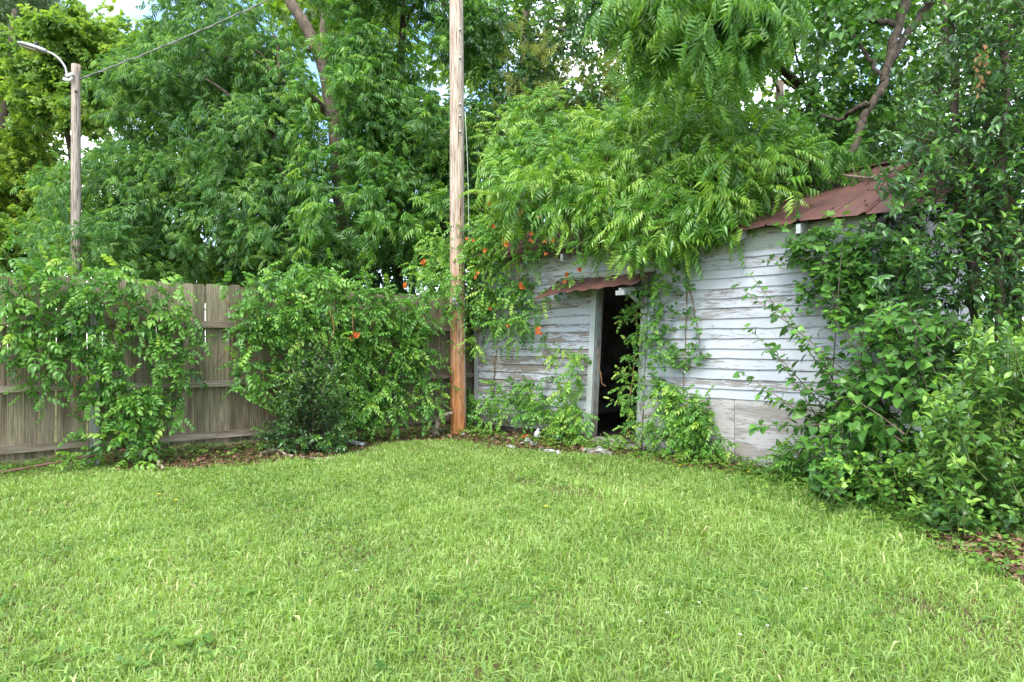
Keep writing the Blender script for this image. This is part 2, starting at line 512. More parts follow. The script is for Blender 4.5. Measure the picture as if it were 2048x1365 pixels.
M = dict(
    ground=ground_mat(),
    grass=leaf_mat('grass_blades', [(0.0, (0.075, 0.15, 0.03)), (0.35, (0.142, 0.24, 0.038)), (0.75, (0.222, 0.332, 0.064)), (0.96, (0.265, 0.39, 0.11)), (1.0, (0.4, 0.38, 0.18))], 0.32, 0.5, 0.35, gain=1.22),
    weed=leaf_mat('weed_leaves', [(0.0, (0.04, 0.11, 0.016)), (0.5, (0.095, 0.2, 0.025)), (1.0, (0.2, 0.31, 0.045))], 0.3, 0.5, 0.35, gain=1),
    pecan_dark=leaf_mat('dark_pecan_leaves', [(0.0, (0.022, 0.06, 0.016)), (0.55, (0.04, 0.10, 0.022)), (1.0, (0.10, 0.17, 0.034))], 0.4, 0.42, 0.4, gain=2.1),
    pecan=leaf_mat('pecan_leaves', [(0.0, (0.03, 0.085, 0.016)), (0.5, (0.06, 0.15, 0.022)), (1.0, (0.15, 0.25, 0.036))], 0.4, 0.4, 0.45, gain=1.65),
    pecan_bright=leaf_mat('bright_pecan_leaves', [(0.0, (0.035, 0.10, 0.015)), (0.5, (0.075, 0.19, 0.02)), (1.0, (0.18, 0.30, 0.035))], 0.36, 0.32, 0.55, gain=1.3),  # lighter, yellower leaf colour of the pecan over the shed roof
    vine=leaf_mat('vine_leaves', [(0.0, (0.03, 0.095, 0.016)), (0.45, (0.075, 0.19, 0.027)), (0.8, (0.14, 0.27, 0.035)), (1.0, (0.25, 0.36, 0.06))], 0.34, 0.40, 0.5, gain=1.35),
    privet=leaf_mat('privet_leaves', [(0.0, (0.022, 0.06, 0.02)), (0.5, (0.05, 0.12, 0.026)), (0.8, (0.10, 0.21, 0.035)), (1.0, (0.20, 0.33, 0.06))], 0.28, 0.33, 0.5, gain=1.35),
    ligustrum=leaf_mat('glossy_dark_leaves', [(0.0, (0.014, 0.042, 0.015)), (0.55, (0.03, 0.08, 0.02)), (0.85, (0.07, 0.16, 0.025)), (1.0, (0.13, 0.26, 0.04))], 0.25, 0.3, 0.55, gain=1.75),
    heart=leaf_mat('heart_leaves', [(0.0, (0.025, 0.075, 0.018)), (0.5, (0.055, 0.145, 0.025)), (0.85, (0.10, 0.23, 0.03)), (1.0, (0.19, 0.33, 0.045))], 0.3, 0.4, 0.45, gain=1.3),
    maple=leaf_mat('yellow_green_leaves', [(0.0, (0.08, 0.16, 0.035)), (0.5, (0.155, 0.26, 0.05)), (1.0, (0.28, 0.37, 0.075))], 0.4, 0.5, 0.3, gain=1.2),
    needles=leaf_mat('pine_needles', [(0.0, (0.03, 0.06, 0.025)), (1.0, (0.085, 0.135, 0.05))], 0.15, 0.5, 0.3, gain=1.5),
    woods=leaf_mat('far_leaves', [(0.0, (0.05, 0.11, 0.02)), (0.5, (0.11, 0.2, 0.03)), (1.0, (0.22, 0.29, 0.04))], 0.4, 0.5, 0.3, gain=1.35),
    panicle=leaf_mat('pale_flower_panicles', [(0.0, (0.2, 0.26, 0.06)), (1.0, (0.36, 0.40, 0.12))], 0.3, 0.6, 0.2, gain=0.8),
    litter=leaf_mat('dead_leaves', [(0.0, (0.06, 0.03, 0.02)), (0.5, (0.16, 0.08, 0.05)), (0.85, (0.27, 0.15, 0.095)), (1.0, (0.4, 0.3, 0.22))], 0.1, 0.7, 0.2, gain=0.85),
    brown_leaf=leaf_mat('withered_leaves', [(0.0, (0.18, 0.08, 0.03)), (1.0, (0.34, 0.17, 0.07))], 0.2, 0.7, 0.2, gain=0.7),
    flower=leaf_mat('orange_petals', [(0.0, (0.62, 0.10, 0.02)), (0.6, (0.8, 0.19, 0.04)), (1.0, (0.85, 0.34, 0.08))], 0.25, 0.5, 0.3, gain=0.72),
    yellow=plain_mat('yellow_petals', (0.8, 0.6, 0.03), 0.6),
    clover=plain_mat('white_petals', (0.5, 0.47, 0.42), 0.7),
    fence=wood_mat('fence_wood', 'z', (0.295, 0.243, 0.165), (0.085, 0.068, 0.045), (0.13, 0.145, 0.07), 0.55),
    rail=wood_mat('rail_wood', 'x', (0.29, 0.24, 0.19), (0.11, 0.085, 0.065), (0.2, 0.19, 0.1), 0.35),
    post=wood_mat('post_wood', 'z', (0.38, 0.39, 0.36), (0.17, 0.165, 0.15), (0.2, 0.25, 0.17), 0.4, False),
    sill=wood_mat('sill_wood', 'x', (0.45, 0.42, 0.38), (0.22, 0.19, 0.16), None, 0, False),
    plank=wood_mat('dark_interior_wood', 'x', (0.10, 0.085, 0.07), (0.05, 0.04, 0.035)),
    siding_old=paint_mat('flaking_white_siding', 'x', (0.39, 0.41, 0.44), 0.44, (0.25, 0.215, 0.185)),
    siding=paint_mat('worn_white_siding', 'x', (0.40, 0.42, 0.455), 0.26, (0.28, 0.255, 0.235)),
    plywood=paint_mat('bare_plywood', 'x', (0.41, 0.395, 0.385), 0.42, (0.34, 0.31, 0.28)),
    trim=paint_mat('worn_white_trim', 'z', (0.37, 0.395, 0.385), 0.3),
    trim_x=paint_mat('worn_white_trim_across', 'x', (0.33, 0.36, 0.31), 0.28),
    rust=rust_mat('rusty_roof_iron'),
    pole=pole_mat('utility_pole_wood', (0.40, 0.175, 0.065), (0.45, 0.375, 0.31), 0.6, 4.0),
    pole2=pole_mat('grey_pole_wood', (0.36, 0.31, 0.27), (0.36, 0.31, 0.27), 1, 4),
    bark=bark_mat('grey_brown_bark', (0.06, 0.048, 0.037), (0.2, 0.16, 0.125)),
    bark_dark=bark_mat('dark_bark', (0.03, 0.025, 0.02), (0.10, 0.08, 0.06)),
    dead=bark_mat('dead_wood', (0.16, 0.12, 0.09), (0.36, 0.29, 0.23)),
    stem=bark_mat('vine_stem', (0.11, 0.06, 0.03), (0.26, 0.15, 0.07)),
    green_stem=plain_mat('green_stem', (0.11, 0.14, 0.035), 0.6),
    alu=plain_mat('dull_aluminium', (0.36, 0.37, 0.38), 0.5, 0.6, 0.3),
    grey=plain_mat('grey_housing', (0.36, 0.37, 0.38), 0.5, 0.3),
    lens=plain_mat('lamp_lens', (0.5, 0.42, 0.3), 0.25),
    black=plain_mat('black_plastic', (0.02, 0.02, 0.022), 0.5),
    cable=plain_mat('weathered_cable', (0.22, 0.22, 0.22), 0.6, 0.3),
    porcelain=plain_mat('white_porcelain', (0.75, 0.75, 0.73), 0.3),
    rock=plain_mat('white_stone', (0.42, 0.41, 0.40), 0.85, 0, 0.5, 14, bump=0.6),
    slab=plain_mat('pale_concrete', (0.32, 0.30, 0.27), 0.9, 0, 0.4, 9, bump=0.5),
    red=plain_mat('faded_red_plastic', (0.55, 0.09, 0.04), 0.5),
    rod=plain_mat('rusty_iron_rod', (0.17, 0.085, 0.06), 0.75, 0.2, 0.4, 30),
    pvc=plain_mat('grey_plastic_pipe', (0.3, 0.31, 0.33), 0.45),
    jar=plain_mat('clouded_jar', (0.45, 0.5, 0.52), 0.15),
    dark_jar=plain_mat('dark_glass', (0.03, 0.04, 0.055), 0.12),
    tag=plain_mat('grey_tag_metal', (0.34, 0.35, 0.36), 0.65, 0.1, 0.25, 40),
    ink=plain_mat('dark_stamping', (0.03, 0.03, 0.04), 0.6),
)


# ------------------------------------------------------------------ leaf templates (local +Y along the leaf, +Z its upper face)
def leaflet(base, d, nrm, L, w, sag=0.25, fold=0.22, wide=0.4, tooth=False):
    d = norm(d); x = norm(np.cross(d, nrm)); z = np.cross(x, d)
    base = np.asarray(base, float)
    at = lambda t, s, h: base + d * L * t + x * w * s + z * (h * w - sag * L * t * t)
    if tooth:
        V = [at(0, 0, 0), at(0.3, 0, -fold * 0.4), at(0.28, -0.5, fold), at(0.28, 0.5, fold), at(0.66, 0, 0), at(0.6, -0.40, fold), at(0.6, 0.40, fold), at(1, 0, 0)]
        T = [(0, 1, 2), (0, 3, 1), (1, 4, 5), (1, 5, 2), (1, 6, 4), (1, 3, 6), (4, 7, 5), (4, 6, 7)]
    else:
        V = [at(0, 0, 0), at(wide, 0, 0), at(wide, -0.5, fold), at(wide, 0.5, fold), at(1, 0, 0)]
        T = [(0, 1, 2), (0, 3, 1), (2, 1, 4), (1, 3, 4)]
    return np.array(V), np.array(T)


def slim(vt):
    """a leaflet of two triangles folded along its midrib"""
    v, t = vt
    return v[[0, 2, 3, 4]] * (1.0,) , np.array([(0, 3, 1), (0, 2, 3)])


def template(parts):
    V = []; T = []; n = 0
    for v, t in parts:
        V.append(v); T.append(t + n); n += len(v)
    return np.vstack(V), np.vstack(T)


def strip(pts, w):
    pts = np.asarray(pts, float); V = []; T = []
    for p in pts: V += [p + (-w, 0, 0), p + (w, 0, 0.002)]
    for i in range(len(pts) - 1):
        a = 2 * i
        T += [(a, a + 1, a + 3), (a, a + 3, a + 2)]
    return np.array(V), np.array(T)


def pinnate(L, pairs, ll, lw, droop, hang, seed, sag=0.3, tooth=False, wide=0.35, fwd=0.6, far=False):
    r = random.Random(seed)
    ra = lambda t: np.array((0.05 * math.sin(t * 3 + seed) * L, L * t, -droop * L * t * t))
    parts = [strip([ra(0), ra(0.45), ra(0.8), ra(1)], 0.0022)]
    for i in range(pairs):
        t = 0.28 + 0.66 * i / max(1, pairs - 1)
        k = (0.75 + 0.35 * math.sin(math.pi * (0.25 + 0.65 * t))) * r.uniform(0.85, 1.1)
        tan = norm(ra(t + 0.05) - ra(t - 0.05))
        for s in (-1, 1):
            d = norm(tan * fwd * r.uniform(0.8, 1.3) + np.array((s, 0, 0)) + np.array((0, 0, -hang * r.uniform(0.6, 1.4))))
            parts.append(leaflet(ra(t), d, (s * 0.15, 0, 1), ll * k, lw * k, sag * r.uniform(0.5, 1.4), tooth=tooth, wide=wide))
    parts.append(leaflet(ra(1), norm(ra(1) - ra(0.9)), (0, 0, 1), ll, lw, sag, tooth=tooth, wide=wide))
    if far: parts = [strip([ra(0), ra(0.6), ra(1)], 0.0025)] + [slim(p_) for p_ in parts[1:]]
    return template(parts)


def ovate(L, w, sag, fold, seed):
    V = []
    for t, s in ((0, 0), (0.3, 0.42), (0.58, 0.5), (0.82, 0.27), (1.0, 0)):
        z = -sag * L * t * t
        V.append((0, t * L + 0.1 * L, z))
        if 0 < s: V += [(-s * w, t * L + 0.1 * L, z + fold * w * s), (s * w, t * L + 0.1 * L, z + fold * w * s)]
    V += [(0, 0, 0.1 * L * 0.3)]
    # 0 base | 1 mid,2 l,3 r | 4 mid,5 l,6 r | 7 mid,8 l,9 r | 10 tip | 11 petiole
    T = [(0, 1, 2), (0, 3, 1), (1, 4, 5), (1, 5, 2), (1, 6, 4), (1, 3, 6), (4, 7, 8), (4, 8, 5), (4, 9, 7), (4, 6, 9), (7, 10, 8), (7, 9, 10)]
    V = np.array(V, float)
    V = np.vstack([V, [(0.0025, 0, 0.0), (-0.0025, 0, 0.0)]])
    T += [(12, 0, 13)]
    return V, np.array(T)


def heart(L, w, sag, fold, lobed=0.0):
    o = [(0, 0.16), (0.30, 0.0), (0.5, 0.2), (0.46 - lobed * 0.12, 0.45), (0.34 - lobed * 0.1, 0.63), (0.22, 0.8), (0, 1.0)]
    if lobed:
        o = [(0, 0.18), (0.24, 0.02), (0.46, 0.16), (0.36, 0.36), (0.52, 0.62), (0.24, 0.62), (0, 1.0)]
    f = lambda s, t: (s * w, t * L + 0.25 * L, fold * abs(s) * w - sag * L * (t * t + 0.6 * s * s))
    V = [f(0, 0.16), f(0, 0.5), f(0, 1.0)]
    T = []
    for sgn in (1, -1):
        b = len(V)
        V += [f(sgn * s, t) for s, t in o[1:-1]]
        ring = [0] + list(range(b, b + len(o) - 2)) + [2]
        for i in range(len(ring) - 1):
            T.append((1, ring[i], ring[i + 1]) if sgn > 0 else (1, ring[i + 1], ring[i]))
    k = len(V)
    V += [(0.003, 0, 0.03 * L), (-0.003, 0, 0.03 * L)]
    T.append((k, 0, k + 1))
    return np.array(V, float), np.array(T)


def cluster(n, L, w, seed, up=0.3, sag=0.3):
    r = random.Random(seed); parts = []
    for i in range(n):
        a = i * 2.4 + r.uniform(-0.4, 0.4)
        el = r.uniform(-0.3, up)
        d = (math.cos(a), math.sin(a) * 0.8 + 0.4, el)
        parts.append(leaflet((r.uniform(-0.3, 0.3) * L, r.uniform(0, 0.7) * L, r.uniform(-0.3, 0.3) * L), d, (r.uniform(-0.4, 0.4), r.uniform(-0.4, 0.4), 1), L * r.uniform(0.7, 1.2), w, sag, wide=0.45))
    return template([slim(p_) for p_ in parts])


def needle_tuft(L, n, seed):
    r = random.Random(seed); V = []; T = []
    for i in range(n):
        d = norm((r.gauss(0, 0.6), 0.7, r.gauss(0, 0.6)))
        x = norm(np.cross(d, (r.gauss(0, 1), r.gauss(0, 1), r.gauss(0, 1)))) * 0.010
        b = len(V); s = np.array((0, r.uniform(-0.1, 0.12), 0))
        V += [s - x, s + x, s + d * L * r.uniform(0.8, 1.1)]
        T.append((b, b + 1, b + 2))
    return np.array(V), np.array(T)


def panicle_t(seed):
    r = random.Random(seed); parts = []
    for i in range(16):
        t = i / 16
        a = i * 2.4
        d = (math.cos(a) * (1 - t * 0.7), 0.6, math.sin(a) * (1 - t * 0.7))
        parts.append(leaflet((0, 0.14 * t, 0), d, (0.3, 0, 1), 0.06 * (1.1 - 0.7 * t), 0.018, 0.1, wide=0.6))
    return template(parts)


TP = dict(
    pecan_far=[pinnate(0.30, 4, 0.17, 0.052, 0.3, 0.45, 1, 0.5, far=True), pinnate(0.34, 5, 0.16, 0.05, 0.5, 0.6, 2, 0.45, far=True), pinnate(0.26, 3, 0.18, 0.054, 0.3, 0.35, 3, 0.6, far=True)],
    ovate_far=[leaflet((0, 0.005, 0), (0, 1, 0), (0, 0, 1), 0.075, 0.042, 0.2, 0.25, 0.5), leaflet((0, 0.005, 0), (0.1, 1, 0), (0, 0, 1), 0.07, 0.04, 0.4, 0.35, 0.45)],
    ovate_mid=[leaflet((0, 0.006, 0), (0, 1, 0), (0, 0, 1), 0.078, 0.038, 0.2, 0.25, tooth=True), leaflet((0, 0.006, 0), (0.1, 1, 0), (0.1, 0, 1), 0.074, 0.036, 0.4, 0.35, tooth=True)],
    pecan=[pinnate(0.40, 5, 0.16, 0.044, 0.45, 0.55, 1, 0.5), pinnate(0.44, 6, 0.15, 0.041, 0.65, 0.75, 2, 0.45), pinnate(0.32, 4, 0.17, 0.045, 0.35, 0.6, 3, 0.6)],
    trumpet=[pinnate(0.20, 4, 0.062, 0.038, 0.35, 0.3, 4, 0.35, True), pinnate(0.23, 4, 0.06, 0.036, 0.5, 0.35, 5, 0.3, True), pinnate(0.17, 3, 0.066, 0.04, 0.3, 0.2, 6, 0.4, True)],
    ovate=[ovate(0.07, 0.036, 0.18, 0.3, 1), ovate(0.075, 0.034, 0.35, 0.4, 2), ovate(0.062, 0.036, 0.05, 0.25, 3)],
    heart=[heart(0.085, 0.088, 0.25, 0.2), heart(0.095, 0.085, 0.4, 0.3), heart(0.08, 0.09, 0.15, 0.25, 0.6)],
    ivy=[heart(0.075, 0.10, 0.25, 0.15, 0.8), heart(0.07, 0.085, 0.35, 0.2, 0.8)],
    far=[cluster(7, 0.20, 0.12, 1), cluster(8, 0.18, 0.11, 2), cluster(6, 0.22, 0.12, 3)],
    maple=[cluster(6, 0.13, 0.10, 4), cluster(7, 0.12, 0.10, 5)],
    needles=[needle_tuft(0.22, 15, 1), needle_tuft(0.2, 14, 2)],
    panicle=[panicle_t(1), panicle_t(2)],
    weed=[pinnate(0.10, 3, 0.035, 0.022, 0.3, 0.2, 9, 0.2, False, 0.45), ovate(0.05, 0.026, 0.3, 0.3, 5), heart(0.04, 0.045, 0.2, 0.2)],
)
TLEN = {k: [float(np.ptp(v[:, 1])) for v, t in ts] for k, ts in TP.items()}


def frames(d, nrm):
    y = norm(d)
    z = nrm - (nrm * y).sum(-1, keepdims=True) * y
    z = norm(z)
    x = np.cross(y, z)
    return np.stack([x, y, z], axis=-1)          # columns


class Leaves:
    def __init__(s): s.pos = []; s.fr = []; s.sc = []; s.ti = []

    def add(s, pos, fr, sc, ti):
        s.pos.append(pos); s.fr.append(fr); s.sc.append(sc); s.ti.append(ti)

    def arrays(s):
        return np.vstack(s.pos), np.concatenate(s.fr), np.concatenate(s.sc), np.concatenate(s.ti)


def join_leaves(tset, pos, fr, sc, ti, which):
    Vs = []; Ts = []; tt = []; n = 0
    for k, (V, T) in enumerate(TP[tset]):
        m = which == k
        if not m.any(): continue
        W_ = np.einsum('mij,nj->mni', fr[m] * sc[m][:, None, None], V) + pos[m][:, None]
        c = m.sum()
        Ts.append((T[None] + (np.arange(c) * len(V))[:, None, None]).reshape(-1, 3) + n)
        Vs.append(W_.reshape(-1, 3)); tt.append(np.repeat(ti[m], len(V)))
        n += c * len(V)
    return np.vstack(Vs), np.vstack(Ts), np.concatenate(tt)


_leafmesh = {}


def in_frame(pos):
    y = np.maximum(pos[:, 1], 0.1)
    px = pos[:, 0] / y * F + 1024
    py = HOR - (pos[:, 2] - EYE) / y * F
    return (px > 4) & (px < 2044) & (py > 4) & (py < 1361)


def hang_leaves(root, lv, tset, mat, nparts=0, part='leaf', mass='foliage', mass_kind='stuff', front=2.0):
    """the leaves that show largest become parts, the rest one joined part"""
    pos, fr, sc, ti = lv.arrays()
    N = len(pos)
    which = rng.integers(0, len(TP[tset]), N)
    org = np.array(root.matrix_basis.translation) if root is not None else np.zeros(3)
    chosen = np.zeros(N, bool)
    if nparts:
        dist = np.linalg.norm(pos - np.array((0, 0, EYE)), axis=1)
        score = sc / dist ** (1 + front) * in_frame(pos) * rng.uniform(0.7, 1.3, N)
        idx = np.argsort(-score)[:nparts]
        idx = idx[score[idx] > 0]
        chosen[idx] = True
        for i in idx:
            lev = int(np.clip(ti[i], 0, 0.999) * 5)
            key = (tset, int(which[i]), lev, mat.name)
            if key not in _leafmesh:
                V, T = TP[tset][which[i]]
                _leafmesh[key] = mesh_tris(part, V, T, mat, np.full(len(V), (lev + 0.5) / 5))
            o = obj(part, _leafmesh[key], root)
            mt = Matrix.Identity(4)
            a = fr[i] * sc[i]
            for r_ in range(3):
                for c_ in range(3): mt[r_][c_] = a[r_][c_]
                mt[r_][3] = pos[i][r_] - org[r_]
            o.matrix_basis = mt
    rest = ~chosen
    if rest.any():
        V, T, tt = join_leaves(tset, pos[rest], fr[rest], sc[rest], ti[rest], which[rest])
        o = obj(mass, mesh_tris(mass, V - org, T, mat, tt), root)
        if mass_kind: o['kind'] = mass_kind
        return o


def shoots(lv, p0, d, L, K, arr='alt', sag=0.0, fwd=0.55, side=0.85, droop=0.2, size=1.0, size_var=0.2, tint=(0.2, 0.7), tip=0.3, t0=0.12, nup=0.8, njit=0.35, tip_small=0.25):
    """leaves along many shoots at once; returns the shoots' polylines"""
    p0 = np.asarray(p0, float); N = len(p0)
    d = norm(d); L = np.broadcast_to(np.asarray(L, float), (N,))
    sag = np.broadcast_to(np.asarray(sag, float), (N,))
    ph = rng.uniform(0, 6.28, N)
    ref = norm(rng.normal(0, 1, (N, 3)))
    a = norm(np.cross(d, ref)); b = np.cross(d, a)
    base_t = rng.uniform(tint[0], tint[1], N)
    up = np.array((0, 0, 1.0))
    M_ = K if arr == 'alt' else K // 2
    for k in range(M_):
        t = t0 + (1 - t0) * (k + 0.5) / M_ if M_ > 1 else 0.9
        t = np.clip(t + rng.normal(0, 0.02, N), 0, 1)
        p = p0 + d * (L * t)[:, None] - up * (sag * L * t * t)[:, None]
        tg = norm(d - up * (2 * sag * t)[:, None])
        for s in ((0,) if arr == 'alt' else (0, np.pi)):
            ang = ph + (k * 2.4 if arr == 'alt' else k * 1.57) + s + rng.normal(0, 0.25, N)
            pe = a * np.cos(ang)[:, None] + b * np.sin(ang)[:, None]
            f = fwd + 0.9 * t[:, None] ** 3
            ld = norm(tg * f + pe * side + rng.normal(0, 0.15, (N, 3)) - up * droop)
            nr = up * nup + tg * 0.35 + rng.normal(0, njit, (N, 3))
            sc = size * (1 - tip_small * t ** 2) * np.clip(rng.normal(1, size_var, N), 0.5, 1.5)
            ti = np.clip(base_t + tip * t ** 2 - tip * 0.3 + rng.normal(0, 0.08, N), 0.01, 0.99)
            lv.add(p, frames(ld, nr), sc, ti)
    tt = np.linspace(0, 1, 4)
    return [p0[i] + d[i] * L[i] * tt[:, None] - up * (sag[i] * L[i]) * (tt ** 2)[:, None] for i in range(N)]


def stems_part(root, lines, r0, r1, mat, name='stem', k=3):
    org = np.array(root.matrix_basis.translation)
    mb = MB()
    for ln in lines:
        mb.tube(np.asarray(ln) - org, np.linspace(r0, r1, len(ln)), k, cap=False)
    o = mb.build(name, mat, root, smooth=True)
    o['kind'] = 'stuff'
    return o


def lobe_points(lobes, n, cam_bias=0.35, inner=0.55):
    """n points near the surfaces of ellipsoids; lobes: array of (x, y, z, rx, ry, rz)"""
    lobes = np.asarray(lobes, float)
    w = lobes[:, 3] * lobes[:, 5]; w = w / w.sum()
    P_ = []; U_ = []
    got = 0
    while got < n:
        i = rng.choice(len(lobes), n, p=w)
        u = norm(rng.normal(0, 1, (n, 3)))
        c = lobes[i, :3]
        tocam = norm(np.array((0, 0, EYE)) - c)
        keep = ((u * tocam).sum(1) > -0.15) | (rng.random(n) < cam_bias)
        f = 1 - (1 - inner) * rng.random(n) ** 1.6
        p = c + u * lobes[i, 3:] * f[:, None]
        P_.append(p[keep]); U_.append(u[keep]); got += keep.sum()
    return np.vstack(P_)[:n], np.vstack(U_)[:n]


def poly_lobes(poly, n, depth, dvar, r, rvar=0.3, flat=0.8):
    """ellipsoid lobes whose centres fill a region; depth may depend on (px, py)"""
    poly = [tuple(p) for p in poly]
    xs = [p[0] for p in poly]; ys = [p[1] for p in poly]
    out = []
    best = None
    tries = 0
    while len(out) < n and tries < 20000:
        tries += 1
        px, py = rng.uniform(min(xs), max(xs)), rng.uniform(min(ys), max(ys))
        if not in_poly(np.array([px]), np.array([py]), poly)[0]: continue
        d = (depth(px, py) if callable(depth) else depth) + rng.normal(0, dvar)
        c = P(px, py, d)
        rr = r * rng.uniform(1 - rvar, 1 + rvar)
        # spread the centres: reject those that crowd their neighbours
        if out and tries % 6:
            q = np.array(out)
            if np.min(np.linalg.norm(q[:, :3] - c, axis=1)) < r * 0.7: continue
        out.append((*c, rr * rng.uniform(0.8, 1.3), rr, rr * flat))
    return np.array(out)


# ------------------------------------------------------------------ ground
FENCE = Plane((-5.86, 7.81), (-1.34, 11.28))
WALL = Plane((-0.60, 11.63), (3.81, 7.26))

gx = np.concatenate([[-600, -200, -60, -25], np.linspace(-14, 14, 113), [25, 60, 200, 600]])
gy = np.concatenate([[-300, -60, -20], np.linspace(-4, 24, 113), [40, 80, 200, 600]])


def bump_z(x, y):
    f = np.clip((y - 2) / 3, 0, 1) * np.clip((16 - y) / 6, 0, 1)
    return f * (0.014 * np.sin(x * 1.7 + 0.6 * y) + 0.012 * np.sin(y * 2.3 - 0.9 * x + 1) + 0.009 * np.sin(3.9 * x + 2.7 * y)) - 0.012


XX, YY = np.meshgrid(gx, gy)
nx, ny = len(gx), len(gy)
GV = np.stack([XX, YY, bump_z(XX, YY)], -1).reshape(-1, 3)
ii, jj = np.meshgrid(np.arange(ny - 1), np.arange(nx - 1), indexing='ij')
a_ = (ii * nx + jj).ravel()
GT = np.vstack([np.stack([a_, a_ + 1, a_ + nx + 1], 1), np.stack([a_, a_ + nx + 1, a_ + nx], 1)])
o = obj('ground', mesh_tris('ground', GV, GT, M['ground']))
tag(o, 'soil and leaf mould of the back yard under the lawn', 'ground', kind='structure')

px2g = lambda pts: [tuple(G(*p)[:2]) for p in pts]
LITTER = [px2g([(620, 900), (700, 868), (760, 850), (900, 840), (980, 850), (1060, 845), (1180, 870), (1290, 888), (1340, 908), (1200, 914), (1080, 905), (1000, 893), (900, 878), (800, 884), (720, 903), (640, 922)]),
          px2g([(200, 912), (330, 898), (520, 886), (640, 895), (640, 922), (560, 922), (460, 932), (390, 940), (330, 928), (230, 940)]),
          px2g([(1830, 1055), (1900, 1050), (2060, 1085), (2070, 1190), (1960, 1130), (1880, 1105)]),
          px2g([(1440, 925), (1560, 935), (1700, 965), (1830, 1010), (1800, 1030), (1700, 1000), (1560, 955), (1440, 940)])]
TRACK = px2g([(1000, 945), (1060, 952), (1140, 965), (1230, 995), (1210, 1010), (1110, 990), (1040, 968)])


def in_litter(x, y):
    c = np.zeros(len(x), bool)
    for k in LITTER: c |= in_poly(x, y, k)
    return c


def side_of(pl, x, y):
    """metres in front of a standing plane"""
    return -((x - pl.o[0]) * pl.y[0] + (y - pl.o[1]) * pl.y[1])


def patch(x, y, s=1.0, k=0.0):
    return (np.sin(x * 1.3 * s + k) * np.sin(y * 1.1 * s + 2 * k) + 0.6 * np.sin(2.9 * s * x + 1.7 * s * y + k) + 0.5 * np.sin(5.3 * s * x - 4.1 * s * y + k)) / 2.1


def grass_mesh(n, hmin, hmax, wid):
    y = 2.45 + (12.2 - 2.45) * rng.random(n * 2)
    x = rng.uniform(-1, 1, n * 2) * (y * 0.78 + 0.9)
    ok = (side_of(FENCE, x, y) > -0.5) & ((side_of(WALL, x, y) > 0.03) | (x < -0.5))
    lit = in_litter(x, y)
    ok &= (~lit) | (rng.random(n * 2) < 0.13)
    tr = in_poly(x, y, TRACK)
    ok &= (~tr) | (rng.random(n * 2) < 0.22)
    thin = patch(x, y, 1.7, 2.0)
    ok &= rng.random(n * 2) < np.clip(0.82 + 0.35 * thin, 0.35, 1)
    x, y = x[ok][:n], y[ok][:n]
    nb = 15000                                   # broad blades of coarse grass, in tufts
    k = rng.integers(0, 700, nb)
    cy_ = 2.6 + 6.6 * rng.random(700) ** 1.2; cx_ = rng.uniform(-1, 1, 700) * (cy_ * 0.77 + 0.4)
    bx_, by_ = cx_[k] + rng.normal(0, 0.07, nb), cy_[k] + rng.normal(0, 0.07, nb)
    ok = (side_of(FENCE, bx_, by_) > 0.6) & (side_of(WALL, bx_, by_) > 0.5) & ~in_litter(bx_, by_)
    bx_, by_ = bx_[ok], by_[ok]
    nb = len(bx_)
    x, y = np.concatenate([x, bx_]), np.concatenate([y, by_])
    n = len(x)
    broad = np.arange(n) >= n - nb
    far = np.sqrt(y / 4.0)
    # longer, lusher grass in the middle distance on the right
    lush = np.exp(-(((x - 2.2) / 1.6) ** 2 + ((y - 5.8) / 1.3) ** 2))
    h = rng.uniform(hmin, hmax, n) * (0.8 + 0.3 * patch(x, y, 2.3, 1.0)) * (1 + 0.55 * lush)
    h *= 1 + 0.7 * np.clip(patch(x, y, 5.0, 2.0) - 0.25, 0, 1)
    edge = np.minimum(np.abs(side_of(FENCE, x, y)), np.where(x > -0.6, np.abs(side_of(WALL, x, y)), 9))
    h *= np.clip(0.35 + 0.45 * edge, 0.35, 1)
    w = wid * far * rng.uniform(0.6, 1.5, n)
    w = np.where(broad, w * 1.7, w); h = np.where(broad, h * 1.2 + 0.015, h)
    hd = rng.uniform(0, 6.283, n)
    lean = np.clip(rng.normal(0.72, 0.33, n), 0.05, 1.25)
    ca, sa = np.cos(hd), np.sin(hd)
    z0 = bump_z(x, y)
    B = np.stack([x, y, z0], 1)
    D = np.stack([ca, sa, np.zeros(n)], 1)
    tw = rng.normal(0, 0.7, n)
    Wd = np.stack([-np.sin(hd + tw), np.cos(hd + tw), 0.3 * rng.normal(0, 1, n)], 1) * (w / 2)[:, None]
    up = np.array((0, 0, 1.0))
    mid = B + D * (h * lean * 0.38)[:, None] + up * (h * (0.62 - 0.12 * lean))[:, None]
    tipp = B + D * (h * lean)[:, None] + up * (h * np.clip(1.0 - 0.62 * lean, 0.18, 1))[:, None]
    V = np.stack([B - Wd * 0.7, B + Wd * 0.7, mid - Wd, mid + Wd, tipp], 1).reshape(-1, 3)
    T = np.array([(0, 1, 3), (0, 3, 2), (2, 3, 4)])
    TT = (T[None] + (np.arange(n) * 5)[:, None, None]).reshape(-1, 3)
    ti = 0.52 + 0.17 * rng.normal(0, 1, n) + 0.2 * patch(x, y, 0.9, 0.7) + 0.13 * patch(x, y, 4.0, 3.0)
    ti = np.where(broad, ti + 0.05, ti)
    ti = np.where(rng.random(n) < 0.012, 0.98, ti)
    return mesh_tris('lawn_grass', V, TT, M['grass'], np.repeat(np.clip(ti, 0.02, 0.99), 5))


tag(obj('lawn_grass', grass_mesh(240000, 0.035, 0.115, 0.0052)), 'bright green unmown grass of the lawn', 'grass', kind='stuff')


